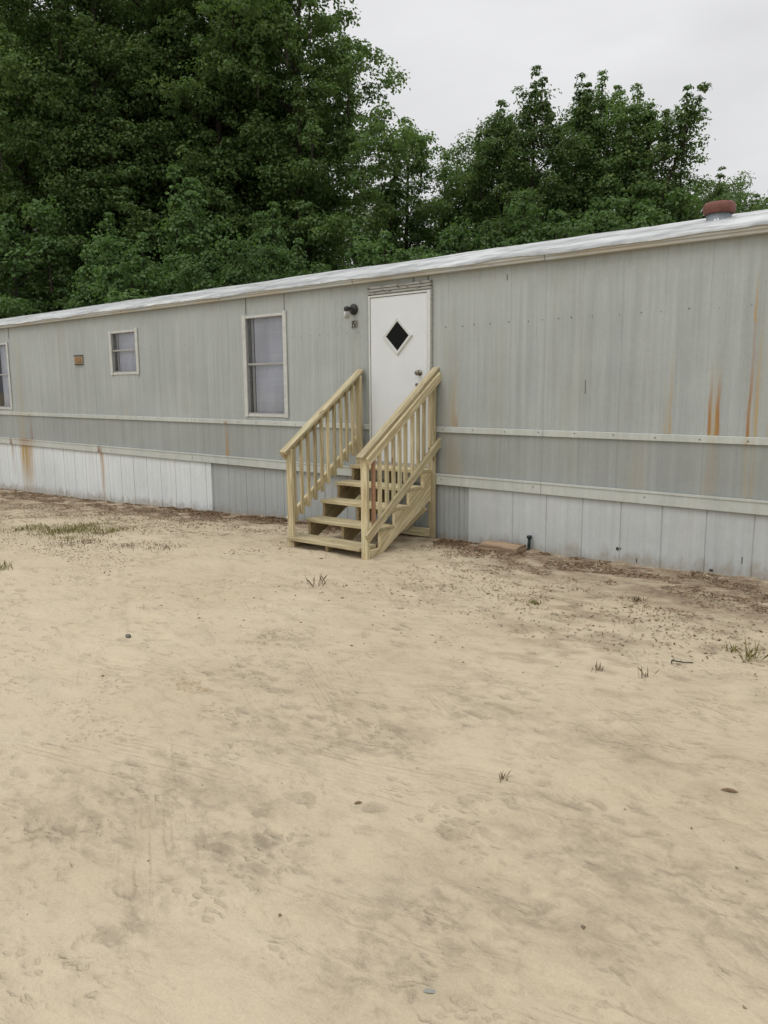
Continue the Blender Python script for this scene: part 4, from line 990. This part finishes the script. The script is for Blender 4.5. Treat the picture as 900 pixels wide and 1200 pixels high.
# ------------------------------------------------------------------ LIGHT, SKY, CAMERA
SUN_EL, SUN_AZ = R(62), R(200)
w = bpy.data.worlds.new('World'); scene.world = w; w.use_nodes = True
nt = w.node_tree; nt.nodes.clear()
out = nt.nodes.new('ShaderNodeOutputWorld'); bg = nt.nodes.new('ShaderNodeBackground'); nt.links.new(bg.outputs[0], out.inputs[0])
sky = nt.nodes.new('ShaderNodeTexSky'); sky.sky_type = 'NISHITA'; sky.sun_disc = False; sky.sun_elevation = SUN_EL; sky.sun_rotation = SUN_AZ
sky.dust_density = 4.0; sky.air_density = 1.0
hs = nt.nodes.new('ShaderNodeHueSaturation'); hs.inputs['Saturation'].default_value = 0.25; nt.links.new(sky.outputs[0], hs.inputs['Color'])
tc = nt.nodes.new('ShaderNodeTexCoord'); sp = nt.nodes.new('ShaderNodeSeparateXYZ'); nt.links.new(tc.outputs['Generated'], sp.inputs[0])
mp = nt.nodes.new('ShaderNodeMapping'); mp.inputs['Scale'].default_value = (1.6, 1.6, 5.0); nt.links.new(tc.outputs['Generated'], mp.inputs[0])
no = nt.nodes.new('ShaderNodeTexNoise'); no.inputs['Scale'].default_value = 1.1; no.inputs['Detail'].default_value = 5; no.inputs['Distortion'].default_value = .5; nt.links.new(mp.outputs[0], no.inputs['Vector'])
cr = nt.nodes.new('ShaderNodeMapRange'); cr.inputs[1].default_value = .32; cr.inputs[2].default_value = .68; cr.inputs[3].default_value = .89; cr.inputs[4].default_value = 1.10; nt.links.new(no.outputs[0], cr.inputs[0])
gr = nt.nodes.new('ShaderNodeMapRange'); gr.inputs[1].default_value = .0; gr.inputs[2].default_value = 1.0; gr.inputs[3].default_value = 5.8; gr.inputs[4].default_value = 14.0; nt.links.new(sp.outputs[2], gr.inputs[0])
mu = nt.nodes.new('ShaderNodeMath'); mu.operation = 'MULTIPLY'; nt.links.new(cr.outputs[0], mu.inputs[0]); nt.links.new(gr.outputs[0], mu.inputs[1])
cc = nt.nodes.new('ShaderNodeCombineColor')
for i, f_ in enumerate((.985, .985, 1.0)):
    m2 = nt.nodes.new('ShaderNodeMath'); m2.operation = 'MULTIPLY'; nt.links.new(mu.outputs[0], m2.inputs[0]); m2.inputs[1].default_value = f_; nt.links.new(m2.outputs[0], cc.inputs[i])
mx = nt.nodes.new('ShaderNodeMix'); mx.data_type = 'RGBA'; mx.inputs[0].default_value = .88; nt.links.new(hs.outputs[0], mx.inputs[6]); nt.links.new(cc.outputs[0], mx.inputs[7])
nt.links.new(mx.outputs[2], bg.inputs[0]); bg.inputs[1].default_value = 0.1
sun = bpy.data.lights.new('sun', 'SUN'); sun.energy = 0.9; sun.angle = R(28); sun.color = (1.0, .97, .92)
so = bpy.data.objects.new('sun', sun); COL.objects.link(so)
sd = Vector((math.sin(SUN_AZ) * math.cos(SUN_EL), math.cos(SUN_AZ) * math.cos(SUN_EL), math.sin(SUN_EL)))
so.rotation_euler = sd.to_track_quat('Z', 'Y').to_euler(); so.location = sd * 30

cam = bpy.data.cameras.new('camera'); co_ = bpy.data.objects.new('camera', cam); COL.objects.link(co_)
cam.sensor_fit = 'VERTICAL'; cam.sensor_height = 36; cam.sensor_width = 27; cam.lens = 27.587; cam.clip_end = 2000; cam.clip_start = .05
yaw, pitch, roll = R(41.352), R(9.045), R(-.4152)
cy, sy, cp, sp_ = math.cos(yaw), math.sin(yaw), math.cos(pitch), math.sin(pitch)
fwd = Vector((-sy * cp, cy * cp, -sp_)); right = Vector((cy, sy, 0)); up = right.cross(fwd)
r2 = right * math.cos(roll) + up * math.sin(roll); u2 = -right * math.sin(roll) + up * math.cos(roll)
mw = Matrix((r2, u2, -fwd)).transposed().to_4x4(); mw.translation = Vector((0, -7.164, 1.777)); co_.matrix_world = mw
scene.camera = co_
scene.view_settings.view_transform = 'Standard'; scene.view_settings.look = 'None'; scene.view_settings.exposure = 0
scene.cycles.max_bounces = 6; scene.cycles.transparent_max_bounces = 8; scene.cycles.diffuse_bounces = 3
